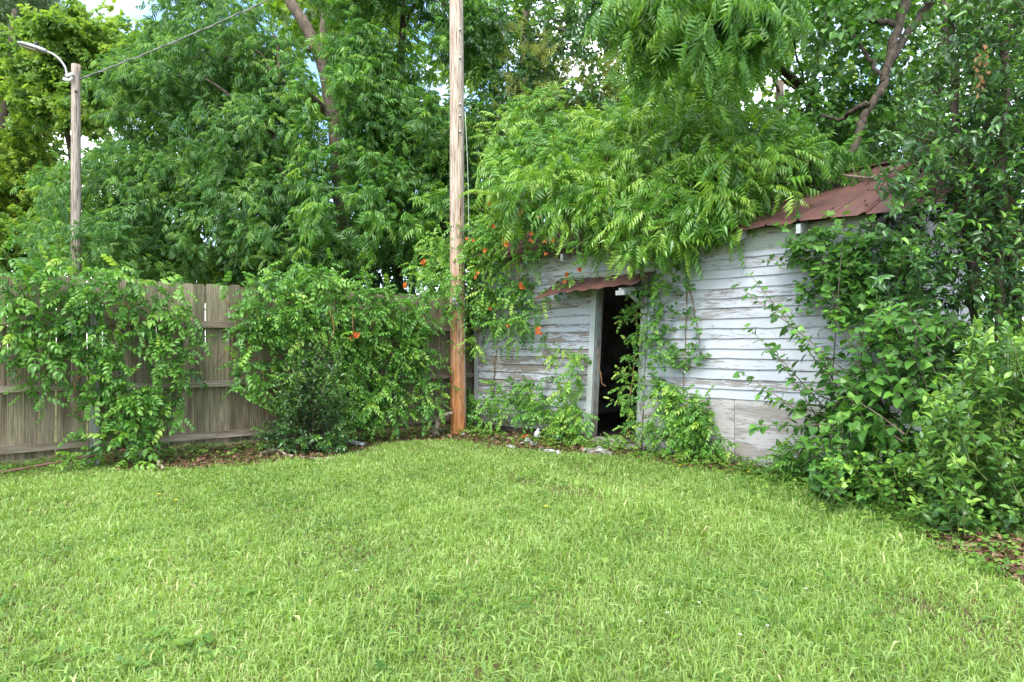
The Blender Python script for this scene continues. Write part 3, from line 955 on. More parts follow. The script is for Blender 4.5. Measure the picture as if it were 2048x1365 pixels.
def scatter_weeds(name, label, n, xy, size, tset, mat, h=(0.0, 0.06), up=0.6, tint=(0.2, 0.9), cat='weeds'):
    x, y = xy
    n = len(x)
    lv = Leaves()
    a = rng.uniform(0, 6.28, n)
    d = np.stack([np.cos(a), np.sin(a), rng.normal(up * 0.4, 0.35, n)], 1)
    nr = np.stack([rng.normal(0, 0.35, n), rng.normal(0, 0.35, n), np.ones(n)], 1)
    z = bump_z(x, y) + rng.uniform(h[0], h[1], n)
    lv.add(np.stack([x, y, z], 1), frames(d, nr), size * rng.uniform(0.6, 1.3, n), rng.uniform(*tint, n))
    pos, fr, sc, ti = lv.arrays()
    V, T, tt = join_leaves(tset, pos, fr, sc, ti, rng.integers(0, len(TP[tset]), n))
    return tag(obj(name, mesh_tris(name, V, T, mat, tt)), label, cat, kind='stuff')


# broad small weeds among the grass, in clumps
cx = rng.uniform(-4.5, 4.5, 260); cy = rng.uniform(2.8, 8.5, 260)
k = rng.integers(0, 260, 4500)
wx, wy = cx[k] + rng.normal(0, 0.16, 4500), cy[k] + rng.normal(0, 0.14, 4500)
ok = (side_of(FENCE, wx, wy) > 0.3) & (side_of(WALL, wx, wy) > 0.3) & (np.abs(wx) < wy * 0.78 + 0.6)
scatter_weeds('clover', 'small clover and broad weed leaves low among the lawn grass', 0, (wx[ok], wy[ok]), 0.7, 'weed', M['weed'], (0.02, 0.07))

# weeds crowding the foot of fence, shed and shrubs
def strip_pts(n, pl, u0, u1, o0, o1):
    u = rng.uniform(u0, u1, n); of = o0 + (o1 - o0) * rng.random(n) ** 1.5
    keep = patch(u * 2.2, of * 3, 1.5, 5.0) + rng.normal(0, 0.3, n) > -0.25
    p = pl.o[None] + pl.x[None] * u[:, None] - pl.y[None] * of[:, None]
    return p[keep, 0], p[keep, 1]


ax, ay = strip_pts(2300, FENCE, -1.0, 5.6, -0.5, 0.5)
bx, by = strip_pts(2600, WALL, -0.3, 6.2, 0.05, 0.75)
lx = np.concatenate([ax, bx]); ly = np.concatenate([ay, by])
HEAP = G(1075, 876)
k = np.hypot((lx - HEAP[0]) / 0.75, (ly - HEAP[1]) / 0.5) > rng.uniform(0.7, 1.25, len(lx))
lx, ly = lx[k], ly[k]
scatter_weeds('undergrowth', 'low weeds crowding the foot of the fence and the shed', 0, (lx, ly), 1.0, 'weed', M['weed'], (0.01, 0.15))
n = 3600
ex = rng.uniform(1480, 2060, n); base = np.interp(ex, [1480, 1650, 1850, 2060], [925, 955, 1035, 1130])
ey = base + rng.normal(10, 26, n)
gp = np.array([G(x_, max(y_, 900)) for x_, y_ in zip(ex, ey)])
bare = in_poly(gp[:, 0], gp[:, 1], LITTER[2]) & (rng.random(n) < 0.85)
gp = gp[~bare]
scatter_weeds('shrub_edge_weeds', 'low light green weeds along the edge of the right hand shrubs', 0, (gp[:, 0], gp[:, 1]), 0.9, 'weed', M['weed'], (0.01, 0.12))

# dead leaves
lxs = []; lys = []
for poly, cnt in zip(LITTER, (3600, 1500, 1500, 500)):
    q = np.array(poly)
    x = rng.uniform(q[:, 0].min(), q[:, 0].max(), cnt * 3); y = rng.uniform(q[:, 1].min(), q[:, 1].max(), cnt * 3)
    m_ = in_poly(x, y, poly)
    lxs.append(x[m_][:cnt]); lys.append(y[m_][:cnt])
u = rng.uniform(0.3, 6.2, 1500); of = np.abs(rng.normal(0, 0.25, 1500))
p = WALL.o + WALL.x * u[:, None] - WALL.y * (of + 0.03)[:, None]
lxs.append(p[:, 0]); lys.append(p[:, 1])
scatter_weeds('leaf_litter', 'brown dead leaves and twigs round the foot of the pole and fence', 0, (np.concatenate(lxs), np.concatenate(lys)), 0.95, 'ovate_far', M['litter'], (0.004, 0.035), 0.3, (0.05, 0.95), 'dead leaves')


# ------------------------------------------------------------------ fence
u_post = [FENCE.uh(x, 800, 0.06)[0] for x in (188, 652)]
gap = u_post[1] - u_post[0]
u_posts = [u_post[0] - gap, u_post[0], u_post[1], u_post[1] + gap]
U0, U1 = -2.2, u_posts[-1] + 0.3
fence = empty('wooden_fence', FENCE.o, FENCE.ang, 'tall weathered board fence with three rails, half buried under trumpet vine', 'fence')
u = U0
bw = 0.1475
slits = [FENCE.uh(x, 700, 0.02)[0] for x in (30, 66, 134)]
while u < U1:
    g = 0.004
    if any(u - bw < s_ <= u + 0.001 for s_ in slits): g = 0.014
    top = 2.275 + random.gauss(0, 0.008)
    bot = 0.13 + random.gauss(0, 0.012)
    w = bw * random.uniform(0.95, 1.04)
    c = 0.028
    # dog-eared board: outline extruded, slightly cupped and tilted
    tl = random.gauss(0, 0.004); yo = random.gauss(0, 0.0025)
    out_ = [(0, bot), (w, bot), (w, top - c), (w - c * 0.45, top - c * 0.2), (w - c, top), (c, top), (c * 0.45, top - c * 0.2), (0, top - c)]
    V = []
    for yy in (0, 0.018):
        for (a, z) in out_:
            V.append((u + a + tl * (z - 1.2), yo + yy + 0.01, z))
    n8 = len(out_)
    T = [(0, i, i + 1) for i in range(1, n8 - 1)] + [(n8, n8 + i + 1, n8 + i) for i in range(1, n8 - 1)]
    for i in range(n8):
        j = (i + 1) % n8
        T += [(i, n8 + i, n8 + j), (i, n8 + j, j)]
    obj('board', mesh_tris('board', V, T, M['fence'], smooth=False), fence)
    u += w + g
for z, hh in ((1.745, 0.085), (0.955, 0.075), (0.255, 0.085)):
    for i in range(len(u_posts) + 1):
        a = u_posts[i - 1] + 0.055 if i else U0
        b = u_posts[i] - 0.055 if i < len(u_posts) else U1
        d0, d1 = random.gauss(0, 0.008), random.gauss(0, 0.008)
        mb = MB()
        k = 6
        for q in range(k):
            t0, t1 = q / k, (q + 1) / k
            s0 = -0.012 * math.sin(math.pi * t0); s1 = -0.012 * math.sin(math.pi * t1)
            za, zb = z + d0 * (1 - t0) + d1 * t0 + s0, z + d0 * (1 - t1) + d1 * t1 + s1
            xa, xb = a + (b - a) * t0, a + (b - a) * t1
            mb.hexa([(xa, -0.085, za - hh / 2), (xb, -0.085, zb - hh / 2), (xb, 0.006, zb - hh / 2), (xa, 0.006, za - hh / 2),
                     (xa, -0.085, za + hh / 2), (xb, -0.085, zb + hh / 2), (xb, 0.006, zb + hh / 2), (xa, 0.006, za + hh / 2)])
        mb.build('rail', M['rail'], fence)
for u in u_posts:
    mb = MB()
    l_ = random.gauss(0, 0.01)
    mb.hexa([(u - 0.05, -0.115, -0.3), (u + 0.05, -0.115, -0.3), (u + 0.05, -0.012, -0.3), (u - 0.05, -0.012, -0.3),
             (u - 0.05 + l_, -0.115, 1.93), (u + 0.05 + l_, -0.115, 1.93), (u + 0.05 + l_, -0.012, 1.93), (u - 0.05 + l_, -0.012, 1.93)])
    mb.build('post', M['post'], fence)

# ------------------------------------------------------------------ shed
shed = empty('clapboard_shed', WALL.o, WALL.ang, 'old white clapboard shed with peeling paint, rusty tin roof and dark open doorway', 'shed')
LW = WALL.uh(1742, 700)[0]
DEPTH = 5.2
ud = lambda px, py: WALL.uh(px, py, 0.03)
jl_t, jl_b = ud(1195, 572)[0], ud(1181, 855)[0]       # left edge of the opening, top and bottom
jr_t, jr_b = ud(1284, 566)[0], ud(1271, 873)[0]
HEAD = 2.32
SILL = 0.12
EXPO = 0.124


def lerp_at(t, b, h): return b + (t - b) * (h - SILL) / (HEAD - SILL)


def siding(a0, b0, h, mat, drop=0.0, extra=0.0, leana=0.0, leanb=0.0):
    """one lapped board from a0 to b0 whose lower edge stands at height h"""
    k = max(2, int((b0 - a0) / 0.16))
    V = []; T = []
    for i in range(k + 1):
        t = i / k
        x = a0 + (b0 - a0) * t
        sg = drop * math.sin(math.pi * t) + (random.gauss(0, 0.0018))
        ch = random.gauss(0, 0.0022)
        V += [(x, -0.003, h + 0.0 - sg), (x, -0.027 - extra, h + ch - sg), (x + leana * 0, -0.006 - extra * 0.3, h + EXPO + 0.018 - sg), (x, -0.0, h + EXPO + 0.018 - sg)]
    for i in range(k):
        for j in range(4):
            q, r_ = 4 * i + j, 4 * i + (j + 1) % 4
            T += [(q, q + 4, r_ + 4), (q, r_ + 4, r_)]
    e = 4 * k
    T += [(0, 1, 2), (0, 2, 3), (e, e + 2, e + 1), (e, e + 3, e + 2)]
    return obj('siding_board', mesh_tris('siding_board', V, T, mat, smooth=False), shed)


CAS = 0.10
h = 0.16
while h < 2.56:
    hc = h + EXPO / 2
    if hc < 2.40:
        lu = lerp_at(jl_t, jl_b, hc) - CAS - 0.005
        ru = lerp_at(jr_t, jr_b, hc) + CAS + 0.005
        split = random.random()
        dp = random.gauss(0, 0.006)
        x0 = 0.05 + 0.02 * random.random()
        if split < 0.35:
            m_ = x0 + (lu - x0) * random.uniform(0.4, 0.75)
            siding(x0, m_ - 0.002, h + random.gauss(0, 0.004), M['siding_old'], dp)
            siding(m_ + 0.002, lu, h - 0.012 * random.random(), M['siding_old'], dp * 0.5, 0.004)
        else:
            siding(x0, lu, h + random.gauss(0, 0.004), M['siding_old'], dp)
        if h > 0.70:
            siding(ru, LW - 0.1, h + 0.012, M['siding'], random.gauss(0, 0.003))
    else:
        siding(0.05, LW * 0.48, h, M['siding_old'], 0.004)
        siding(LW * 0.48 + 0.004, LW - 0.1, h, M['siding'], 0.003)
    h += EXPO
# plywood skirt on the right, in two sheets
ru = jr_b + CAS + 0.005
mid_u = WALL.uh(1470, 850)[0]
MB().box(ru, mid_u - 0.004, -0.014, 0.0, 0.0, 0.80).build('plywood_panel', M['plywood'], shed)
MB().box(mid_u + 0.004, LW - 0.1, -0.016, 0.0, -0.02, 0.79).build('plywood_panel', M['plywood'], shed)
MB().box(0.02, LW - 0.02, -0.02, 0.0, 2.575, 2.84).build('frieze_board', M['trim_x'], shed)
MB().box(-0.03, 0.045, -0.035, 0.06, 0.1, 2.7).build('corner_board', M['trim'], shed)
MB().box(LW - 0.098, LW, -0.035, 0.06, 0.0, 2.7).build('corner_board', M['trim'], shed)
MB().tube([(LW + 0.16, -0.05, 0.0), (LW + 0.16, -0.05, 2.6)], 0.035, 10).build('drainpipe', M['alu'], shed, True)
# door frame: casings, inner jambs, head and sill, all out of plumb
def lean_post(t, b, w0, w1, y0, y1, z0, z1, name, mat):
    a0 = b; a1 = b + (t - b) * (z1 - z0) / (HEAD - SILL)
    MB().hexa([(a0 + w0, y0, z0), (a0 + w1, y0, z0), (a0 + w1, y1, z0), (a0 + w0, y1, z0),
               (a1 + w0, y0, z1), (a1 + w1, y0, z1), (a1 + w1, y1, z1), (a1 + w0, y1, z1)]).build(name, mat, shed)


lean_post(jl_t, jl_b, -CAS, -0.003, -0.045, -0.002, SILL, HEAD + 0.05, 'door_casing', M['trim'])
lean_post(jr_t, jr_b, 0.003, CAS, -0.045, -0.002, 0.05, HEAD + 0.05, 'door_casing', M['trim'])
lean_post(jl_t, jl_b, -0.03, 0.0, -0.001, 0.12, SILL + 0.02, HEAD, 'door_jamb', M['trim'])
lean_post(jr_t, jr_b, 0.0, 0.03, -0.001, 0.12, SILL + 0.02, HEAD, 'door_jamb', M['trim'])
MB().box(jl_t - 0.1, jr_t + 0.1, -0.03, 0.12, HEAD + 0.052, HEAD + 0.14).build('door_head', M['trim_x'], shed)
MB().hexa([(jl_b - 0.09, -0.12, SILL - 0.085), (jr_b + 0.05, -0.12, SILL - 0.105), (jr_b + 0.05, 0.14, SILL - 0.1), (jl_b - 0.09, 0.14, SILL - 0.08),
           (jl_b - 0.09, -0.12, SILL + 0.0), (jr_b + 0.05, -0.12, SILL - 0.02), (jr_b + 0.05, 0.14, SILL - 0.015), (jl_b - 0.09, 0.14, SILL + 0.005)]).build('door_sill', M['sill'], shed)
# inside: sheathing behind the boards, back and side walls, floor
t_ = 0.03
for (x0, x1, z0, z1) in ((0.0, jl_b - 0.035, 0.05, 2.8), (jr_t + 0.035, LW, 0.05, 2.8), (jl_b - 0.034, jr_t + 0.034, HEAD + 0.142, 2.8)):
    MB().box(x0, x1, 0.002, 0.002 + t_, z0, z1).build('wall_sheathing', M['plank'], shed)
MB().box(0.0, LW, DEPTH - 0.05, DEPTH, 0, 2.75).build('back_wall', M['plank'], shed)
for x0 in (0.0, LW - 0.04):
    MB().box(x0, x0 + 0.04, 0.034, DEPTH - 0.052, 0.0, 2.75).build('side_wall', M['siding_old'], shed)
    mb = MB()
    mb.add([(x0, 0.034, 2.752), (x0, DEPTH, 2.752), (x0, DEPTH / 2, 3.75), (x0 + 0.04, 0.034, 2.752), (x0 + 0.04, DEPTH, 2.752), (x0 + 0.04, DEPTH / 2, 3.75)],
           [(0, 1, 2), (3, 5, 4), (0, 2, 5), (0, 5, 3), (1, 4, 5), (1, 5, 2), (0, 3, 4), (0, 4, 1)])
    mb.build('gable', M['siding_old'], shed)
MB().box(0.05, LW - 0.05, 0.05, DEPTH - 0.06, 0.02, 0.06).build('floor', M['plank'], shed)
# roof: sheets with pressed ribs, each sheet a part
EAVE_Y, EAVE_Z, PITCH = -0.24, 2.815, 0.40
RIDGE_Y = DEPTH / 2
SH = 0.69
x_first = WALL.uh(1474, 462, 0.24)[0]
k0 = -int((x_first + 0.35) / SH) - 1
x = x_first + k0 * SH
while x < LW + 0.25:
    x1 = min(x + SH, LW + 0.35)
    for back in (0, 1):
        prof = [(0.0, 0.0), (0.012, 0.022), (0.030, 0.022), (0.042, 0.0), (0.33, 0.003), (0.340, 0.017), (0.352, 0.017), (0.362, 0.003), (0.645, 0.0), (0.668, 0.016), (SH + 0.012, 0.026)]
        rows = 7
        V = []; T = []
        lift = random.gauss(0, 0.004)
        for r_ in range(rows):
            t = r_ / (rows - 1)
            y = EAVE_Y + (RIDGE_Y - EAVE_Y) * t
            z = EAVE_Z + PITCH * (y - EAVE_Y) + lift
            for (a, b) in prof:
                zz = z + b + random.gauss(0, 0.0025)
                if r_ == 0: zz -= 0.012 * math.sin(a * 7 + x * 3) + 0.008
                yy = y if not back else 2 * RIDGE_Y - y + 0.004
                V.append((x + a, yy + (random.gauss(0, 0.006) if r_ == 0 else 0), zz))
        np_ = len(prof)
        for r_ in range(rows - 1):
            for j in range(np_ - 1):
                q = r_ * np_ + j
                T += [(q, q + 1, q + np_ + 1), (q, q + np_ + 1, q + np_)]
        o = obj('roof_panel', mesh_tris('roof_panel', V, T, M['rust'], smooth=False), shed)
        md = o.modifiers.new('thick', 'SOLIDIFY'); md.thickness = 0.003; md.offset = -1
    # rafter tail under each seam
    if -0.1 < x + 0.02 < LW:
        zt = lambda y: EAVE_Z + PITCH * (y - EAVE_Y) - 0.03
        xx = x + 0.02
        MB().hexa([(xx - 0.024, -0.22, zt(-0.22) - 0.10), (xx + 0.024, -0.22, zt(-0.22) - 0.10), (xx + 0.024, -0.021, zt(-0.021) - 0.11), (xx - 0.024, -0.021, zt(-0.021) - 0.11),
                   (xx - 0.024, -0.22, zt(-0.22)), (xx + 0.024, -0.22, zt(-0.22)), (xx + 0.024, -0.021, zt(-0.021)), (xx - 0.024, -0.021, zt(-0.021))]).build('rafter_tail', M['trim'], shed)
    x += SH
MB().beam((-0.3, RIDGE_Y, EAVE_Z + PITCH * (RIDGE_Y - EAVE_Y) + 0.03), (LW + 0.3, RIDGE_Y, EAVE_Z + PITCH * (RIDGE_Y - EAVE_Y) + 0.03), 0.2, 0.02).build('ridge_cap', M['rust'], shed)
# little tin awning over the door, its left corner drooping, with a wooden bracket
aw = []
uL, uR = WALL.uh(1118, 560)[0], WALL.uh(1314, 545)[0]
NA, NB = 22, 7
for i in range(NA + 1):
    for j in range(NB + 1):
        s, t = i / NA, j / NB
        x = uL + (uR - uL) * s + 0.03 * t
        y = -0.03 - 0.56 * t
        z = 2.435 - (0.20 + 0.05 * (1 - s)) * t - 0.02 * (1 - s) + 0.012 * math.cos(i * 1.9) * (0.4 + 0.6 * t) + random.gauss(0, 0.003)
        if s < 0.25: z -= 0.05 * (0.25 - s) / 0.25 * t
        aw.append((x, y, z))
T = []
for i in range(NA):
    for j in range(NB):
        q = i * (NB + 1) + j
        T += [(q, q + 1, q + NB + 2), (q, q + NB + 2, q + NB + 1)]
o = obj('awning', mesh_tris('awning', aw, T, M['rust'], smooth=False), shed)
md = o.modifiers.new('thick', 'SOLIDIFY'); md.thickness = 0.003
mb = MB()
mb.beam((jr_t + 0.04, -0.05, 2.22), (jr_t + 0.02, -0.56, 2.17), 0.045, 0.05)
mb.beam((jr_t + 0.04, -0.05, 1.98), (jr_t + 0.03, -0.42, 2.155), 0.04, 0.04)
mb.beam((jr_t - 0.05, -0.54, 2.135), (jr_t + 0.08, -0.54, 2.135), 0.045, 0.06)
mb.build('awning_bracket', M['trim'], shed)
MB().box(uL + 0.1, uR, -0.05, -0.0275, 2.44, 2.50).build('awning_batten', M['trim_x'], shed)
# wire hooks with porcelain knobs under the eave
for (px, py) in ((1054, 519), (1123, 515)):
    u, hh = WALL.uh(px, py, 0.06)
    mb = MB()
    for s in (-1, 1):
        mb.tube(bend([(u + s * 0.01, -0.02, hh), (u + s * 0.05, -0.10, hh + 0.03), (u + s * 0.085, -0.10, hh - 0.02), (u + s * 0.09, -0.09, hh - 0.07)], 5), 0.006, 5)
    o = mb.build('wire_hook', M['cable'], shed, True)
    MB().tube([(u, -0.02, hh), (u, -0.08, hh), (u, -0.1, hh - 0.005)], [0.03, 0.032, 0.02], 8).build('insulator', M['black'], o, True)

# ------------------------------------------------------------------ utility pole
PB = G(917, 868)
pole = empty('utility_pole', PB, 0, 'tall bare wooden utility pole, orange brown at its foot, with two metal tags', 'utility pole')
ph_ = 10.2
k, rows = 28, 90
V = []; T = []
crk = rng.normal(0, 0.006, k)
for r_ in range(rows):
    t = r_ / (rows - 1)
    z = -0.25 + (ph_ + 0.25) * t
    rad = 0.136 - 0.036 * t
    crk = crk * 0.96 + rng.normal(0, 0.0016, k)
    for j in range(k):
        an = 2 * math.pi * j / k
        rr = rad * (1 + crk[j] * 2.2) - (0.006 if rng.random() < 0.03 else 0)
        V.append((-0.035 * t * ph_ / 7 + rr * math.cos(an), rr * math.sin(an), z))
for r_ in range(rows - 1):
    for j in range(k):
        a, b = r_ * k + j, r_ * k + (j + 1) % k
        T += [(a, b, b + k), (a, b + k, a + k)]
V.append((-0.035 * ph_ / 7, 0, ph_ + 0.01))
for j in range(k): T.append((len(V) - 1, (rows - 1) * k + j, (rows - 1) * k + (j + 1) % k))
obj('shaft', mesh_tris('shaft', V, T, M['pole'], smooth=True), pole)
hz = lambda py: EYE - (py - HOR) / F * PB[1]
for (py, hw, wd) in ((601, 0.062, 0.062), (610.5, 0.055, 0.05)):
    z = hz(py)
    mb = MB(); rr = 0.141
    n_ = 8
    Vt = []; Tt = []
    for i in range(n_ + 1):
        an = math.radians(-90 - 38 + 62 * i / n_) if hw > 0.06 else math.radians(-90 - 38 + 54 * i / n_)
        for dz in (-0.036, 0.036):
            Vt.append((rr * math.cos(an) - 0.008, rr * math.sin(an), z + dz))
    for i in range(n_):
        a = 2 * i
        Tt += [(a, a + 2, a + 3), (a, a + 3, a + 1)]
    o = obj('number_tag', mesh_tris('number_tag', Vt, Tt, M['tag'], smooth=True), pole)
    md = o.modifiers.new('thick', 'SOLIDIFY'); md.thickness = 0.003
    if hw < 0.06:
        for q, ch in enumerate('18815'):
            fc = bpy.data.curves.new('digit', 'FONT'); fc.body = ch; fc.size = 0.062; fc.align_x = 'CENTER'; fc.align_y = 'CENTER'; fc.extrude = 0.0006
            fo = bpy.data.objects.new('digit', fc); COL.objects.link(fo)
            dg = bpy.context.evaluated_depsgraph_get()
            me = bpy.data.meshes.new_from_object(fo.evaluated_get(dg))
            bpy.data.objects.remove(fo)
            me.materials.clear(); me.materials.append(M['ink'])
            an = math.radians(-90 - 28 + 9.5 * q)
            do = obj('digit', me, o)
            do.location = ((rr + 0.0035) * math.cos(an) - 0.008, (rr + 0.0035) * math.sin(an), z)
            do.rotation_euler = (R(90), 0, an + R(90))
MB().tube([(0.03 * 0 - 0.055, -0.13, hz(621)), (-0.055, -0.146, hz(621))], 0.011, 8).build('nail', M['porcelain'], pole)
for py in (66, 122, 214, 237, 268):
    z = hz(py)
    MB().tube([(0.035, -0.09, z), (0.035, -0.135, z + 0.004)], [0.022, 0.014], 7).build('bolt', M['alu'], pole)
gw = [(0.118 - 0.032 * t - 0.035 * t * ph_ / 7, -0.062, 0.05 + (ph_ - 0.3) * t) for t in np.linspace(0, 1, 24)]
MB().tube(gw, 0.0075, 6).build('ground_wire', M['cable'], pole, True)
lw_ = [(0.135 + 0.05 * math.sin(t * 3.1), -0.02, 1.9 + 3.4 * t) for t in np.linspace(0, 1, 20)]
MB().tube([(x_ - 0.035 * z_ / 7, y_, z_) for x_, y_, z_ in lw_], 0.004, 5).build('loose_wire', M['porcelain'], pole, True)

# ------------------------------------------------------------------ light pole
LD = 13.2
LB = P(152, 500, LD); LB[2] = 0
lp = empty('light_pole', LB, 0, 'slim grey wooden pole with a street lamp on a curved arm, behind the fence', 'light pole')
loc = lambda px, py, dy=0.0: P(px, py, LD) - LB + np.array((0, dy, 0))
topz = loc(152, 130)[2]
zz = np.linspace(-0.2, topz, 40)
MB().tube([(0.0, 0, z) for z in zz], np.linspace(0.105, 0.078, 40), 18, jit=0.012).build('shaft', M['pole2'], lp, True)
arm = bend([loc(147, 158, -0.11), loc(141, 152, -0.11), loc(138, 140, -0.11), loc(127, 124, -0.12), loc(112, 113, -0.13), loc(100, 110, -0.14)], 8)
MB().tube(arm, 0.021, 8).build('lamp_arm', M['alu'], lp, True)
hd0, hd1 = loc(104, 111, -0.14), loc(52, 97, -0.2)
ax_ = norm(hd1 - hd0); sd_ = np.array((0, 1, 0)); upv = norm(np.cross(sd_, ax_)); upv = upv if upv[2] > 0 else -upv
HL = np.linalg.norm(hd1 - hd0)
V = []; T = []
prof = [(0, 0.045, 0.04), (0.08, 0.07, 0.05), (0.25, 0.12, 0.062), (0.5, 0.15, 0.066), (0.78, 0.14, 0.055), (0.93, 0.10, 0.035), (1.0, 0.03, 0.012)]
kk = 14
for (t, wv, hv) in prof:
    for j in range(kk):
        an = 2 * math.pi * j / kk
        c_, s_ = math.cos(an), math.sin(an)
        V.append(hd0 + ax_ * HL * t + sd_ * wv * c_ + upv * (hv * s_ if s_ > 0 else hv * 0.55 * s_))
for r_ in range(len(prof) - 1):
    for j in range(kk):
        a, b = r_ * kk + j, r_ * kk + (j + 1) % kk
        T += [(a, b, b + kk), (a, b + kk, a + kk)]
for e_, c0 in ((0, hd0), (len(prof) - 1, hd0 + ax_ * HL)):
    V.append(c0)
    for j in range(kk):
        a, b = e_ * kk + j, e_ * kk + (j + 1) % kk
        T.append((len(V) - 1, b, a) if e_ == 0 else (len(V) - 1, a, b))
head = obj('lamp_head', mesh_tris('lamp_head', V, T, M['grey'], smooth=True), lp)
Vl = []
for t in (0.28, 0.62, 0.88):
    for s_ in (-1, 1):
        Vl.append(hd0 + ax_ * HL * t + sd_ * s_ * 0.095 * (1 if t < 0.8 else 0.7) - upv * 0.034)
mb = MB()
for a in (0, 2):
    q = [Vl[a], Vl[a + 1], Vl[a + 3], Vl[a + 2]]
    mb.hexa([p_ - upv * 0.012 for p_ in q] + q)
mb.build('lens', M['lens'], head)
MB().tube([hd0 + ax_ * HL * 0.42 + upv * 0.05, hd0 + ax_ * HL * 0.42 + upv * 0.13], [0.045, 0.04], 10).build('photocell', M['black'], head, True)
MB().tube([loc(140, 157, -0.12), loc(155, 153, -0.12)], 0.03, 8).build('bracket', M['porcelain'], lp)
MB().tube([loc(137, 164, -0.14), loc(147, 167, -0.13), loc(153, 160, -0.12)], [0.035, 0.03, 0.016], 8).build('insulator', M['porcelain'], lp, True)
MB().tube([loc(160, 187, -0.1), loc(158, 189, -0.12)], 0.03, 6).build('bolt', M['black'], lp)

# overhead wire between the two poles
wa, wb = P(158, 159, LD - 0.12), np.array((PB[0] - 0.06, PB[1] - 0.1, 8.65))
ts = np.linspace(0, 1, 40)
wp = wa + (wb - wa) * ts[:, None]; wp[:, 2] -= 0.45 * 4 * ts * (1 - ts) * 0.35
wire = empty('overhead_wire', wa, 0, 'grey overhead wire sagging up from the light pole to the utility pole', 'wire')
MB().tube(wp - wa, 0.011, 6).build('cable', M['cable'], wire, True)
tw = wp - wa + np.stack([np.zeros(40), 0.02 * np.cos(ts * 60), 0.02 * np.sin(ts * 60)], 1)
MB().tube(tw, 0.006, 4).build('messenger_strand', M['alu'], wire, True)


# ------------------------------------------------------------------ trees
def limb(root, pts, r0, r1, mat, name, k=8, n=7, wob=0.0):
    org = np.array(root.matrix_basis.translation)
    q = bend(pts, n, wob)
    return MB().tube(q - org, np.linspace(r0, r1, len(q)), k, jit=0.04).build(name, mat, root, True)


def clear_of(p, paths, w):
    """False for points that would grow in front of a limb that shows bare in the photo"""
    y = np.maximum(p[:, 1], 0.1)
    px = p[:, 0] / y * F + 1024; py = HOR - (p[:, 2] - EYE) / y * F
    ok = np.ones(len(p), bool)
    for path, dep in paths:
        q = bend([(a, b, 0) for a, b in path], 8)
        dd = np.min(np.hypot(px[:, None] - q[None, :, 0], (py[:, None] - 14) - q[None, :, 1]), axis=1)
        ok &= ~((dd < w) & (p[:, 1] < dep + 0.3) & (rng.random(len(p)) < 0.88))
    return ok


def crown(root, lobes, n_sh, tset, mat, K=6, L=0.5, size=1.0, nparts=0, upb=0.2, sag=0.35, droop=0.35, tint=(0.15, 0.7), tip=0.2, arr='alt', mass='crown', inner=0.5, bias=0.3, mass_kind=None, stems=None, side=0.85, front=2.0, avoid=(), avoid_w=34):
    p, u = lobe_points(lobes, n_sh, bias, inner)
    if avoid:
        k_ = clear_of(p, avoid, avoid_w)
        p, u = p[k_], u[k_]
        n_sh = len(p)
    d = norm(u * 0.8 + rng.normal(0, 0.45, u.shape) + np.array((0, 0, upb)))
    lv = Leaves()
    ln = shoots(lv, p - d * L * 0.4, d, L * rng.uniform(0.7, 1.3, n_sh), K, arr, sag, droop=droop, size=size, tint=tint, tip=tip, side=side)
    hang_leaves(root, lv, tset, mat, nparts, mass=mass, mass_kind=mass_kind, front=front)
    if stems: stems_part(root, ln, 0.006, 0.002, stems, 'twigs')
    return p


def limbs_to(root, start_pts, lobes, mat, r=0.035, count=14, name='branch'):
    org = np.array(root.matrix_basis.translation)
    s = np.asarray(start_pts, float)
    idx = rng.permutation(len(lobes))[:count]
    for i in idx:
        c = lobes[i, :3]
        cand = s[s[:, 2] < c[2] + 0.5]
        if len(cand) == 0: cand = s
        a = cand[np.argmin(np.linalg.norm(cand - c, axis=1))]
        m_ = (a + c) / 2 + np.array((0, 0, 0.25)) + rng.normal(0, 0.2, 3)
        q = bend([a, m_, c], 6, 0.02)
        MB().tube(q - org, np.linspace(r, r * 0.25, len(q)), 6, jit=0.05).build(name, mat, root, True)


def tree(name, label, cat, base, trunks, lobes, n_sh, tset, mat, bark, group=None, branches=12, br=0.035, **kw):
    root = empty(name, base, 0, label, cat, group)
    allp = []
    for i, (pts, r0, r1) in enumerate(trunks):
        limb(root, pts, r0, r1, bark, 'trunk' if i == 0 else 'limb', 10, wob=0.012)
        allp.append(bend(pts, 8))
    if branches: limbs_to(root, np.vstack(allp), lobes, bark, br, branches)
    crown(root, lobes, n_sh, tset, mat, **kw)
    return root


GNARL = [([(1800, 40), (1772, 140), (1765, 175), (1725, 240), (1705, 300), (1660, 330), (1602, 366)], 9.5), ([(1772, 140), (1800, 90), (1850, 20)], 9.8), ([(1735, 205), (1700, 225), (1640, 230)], 9.6)]
TREES = 'trees standing behind the fence and shed'
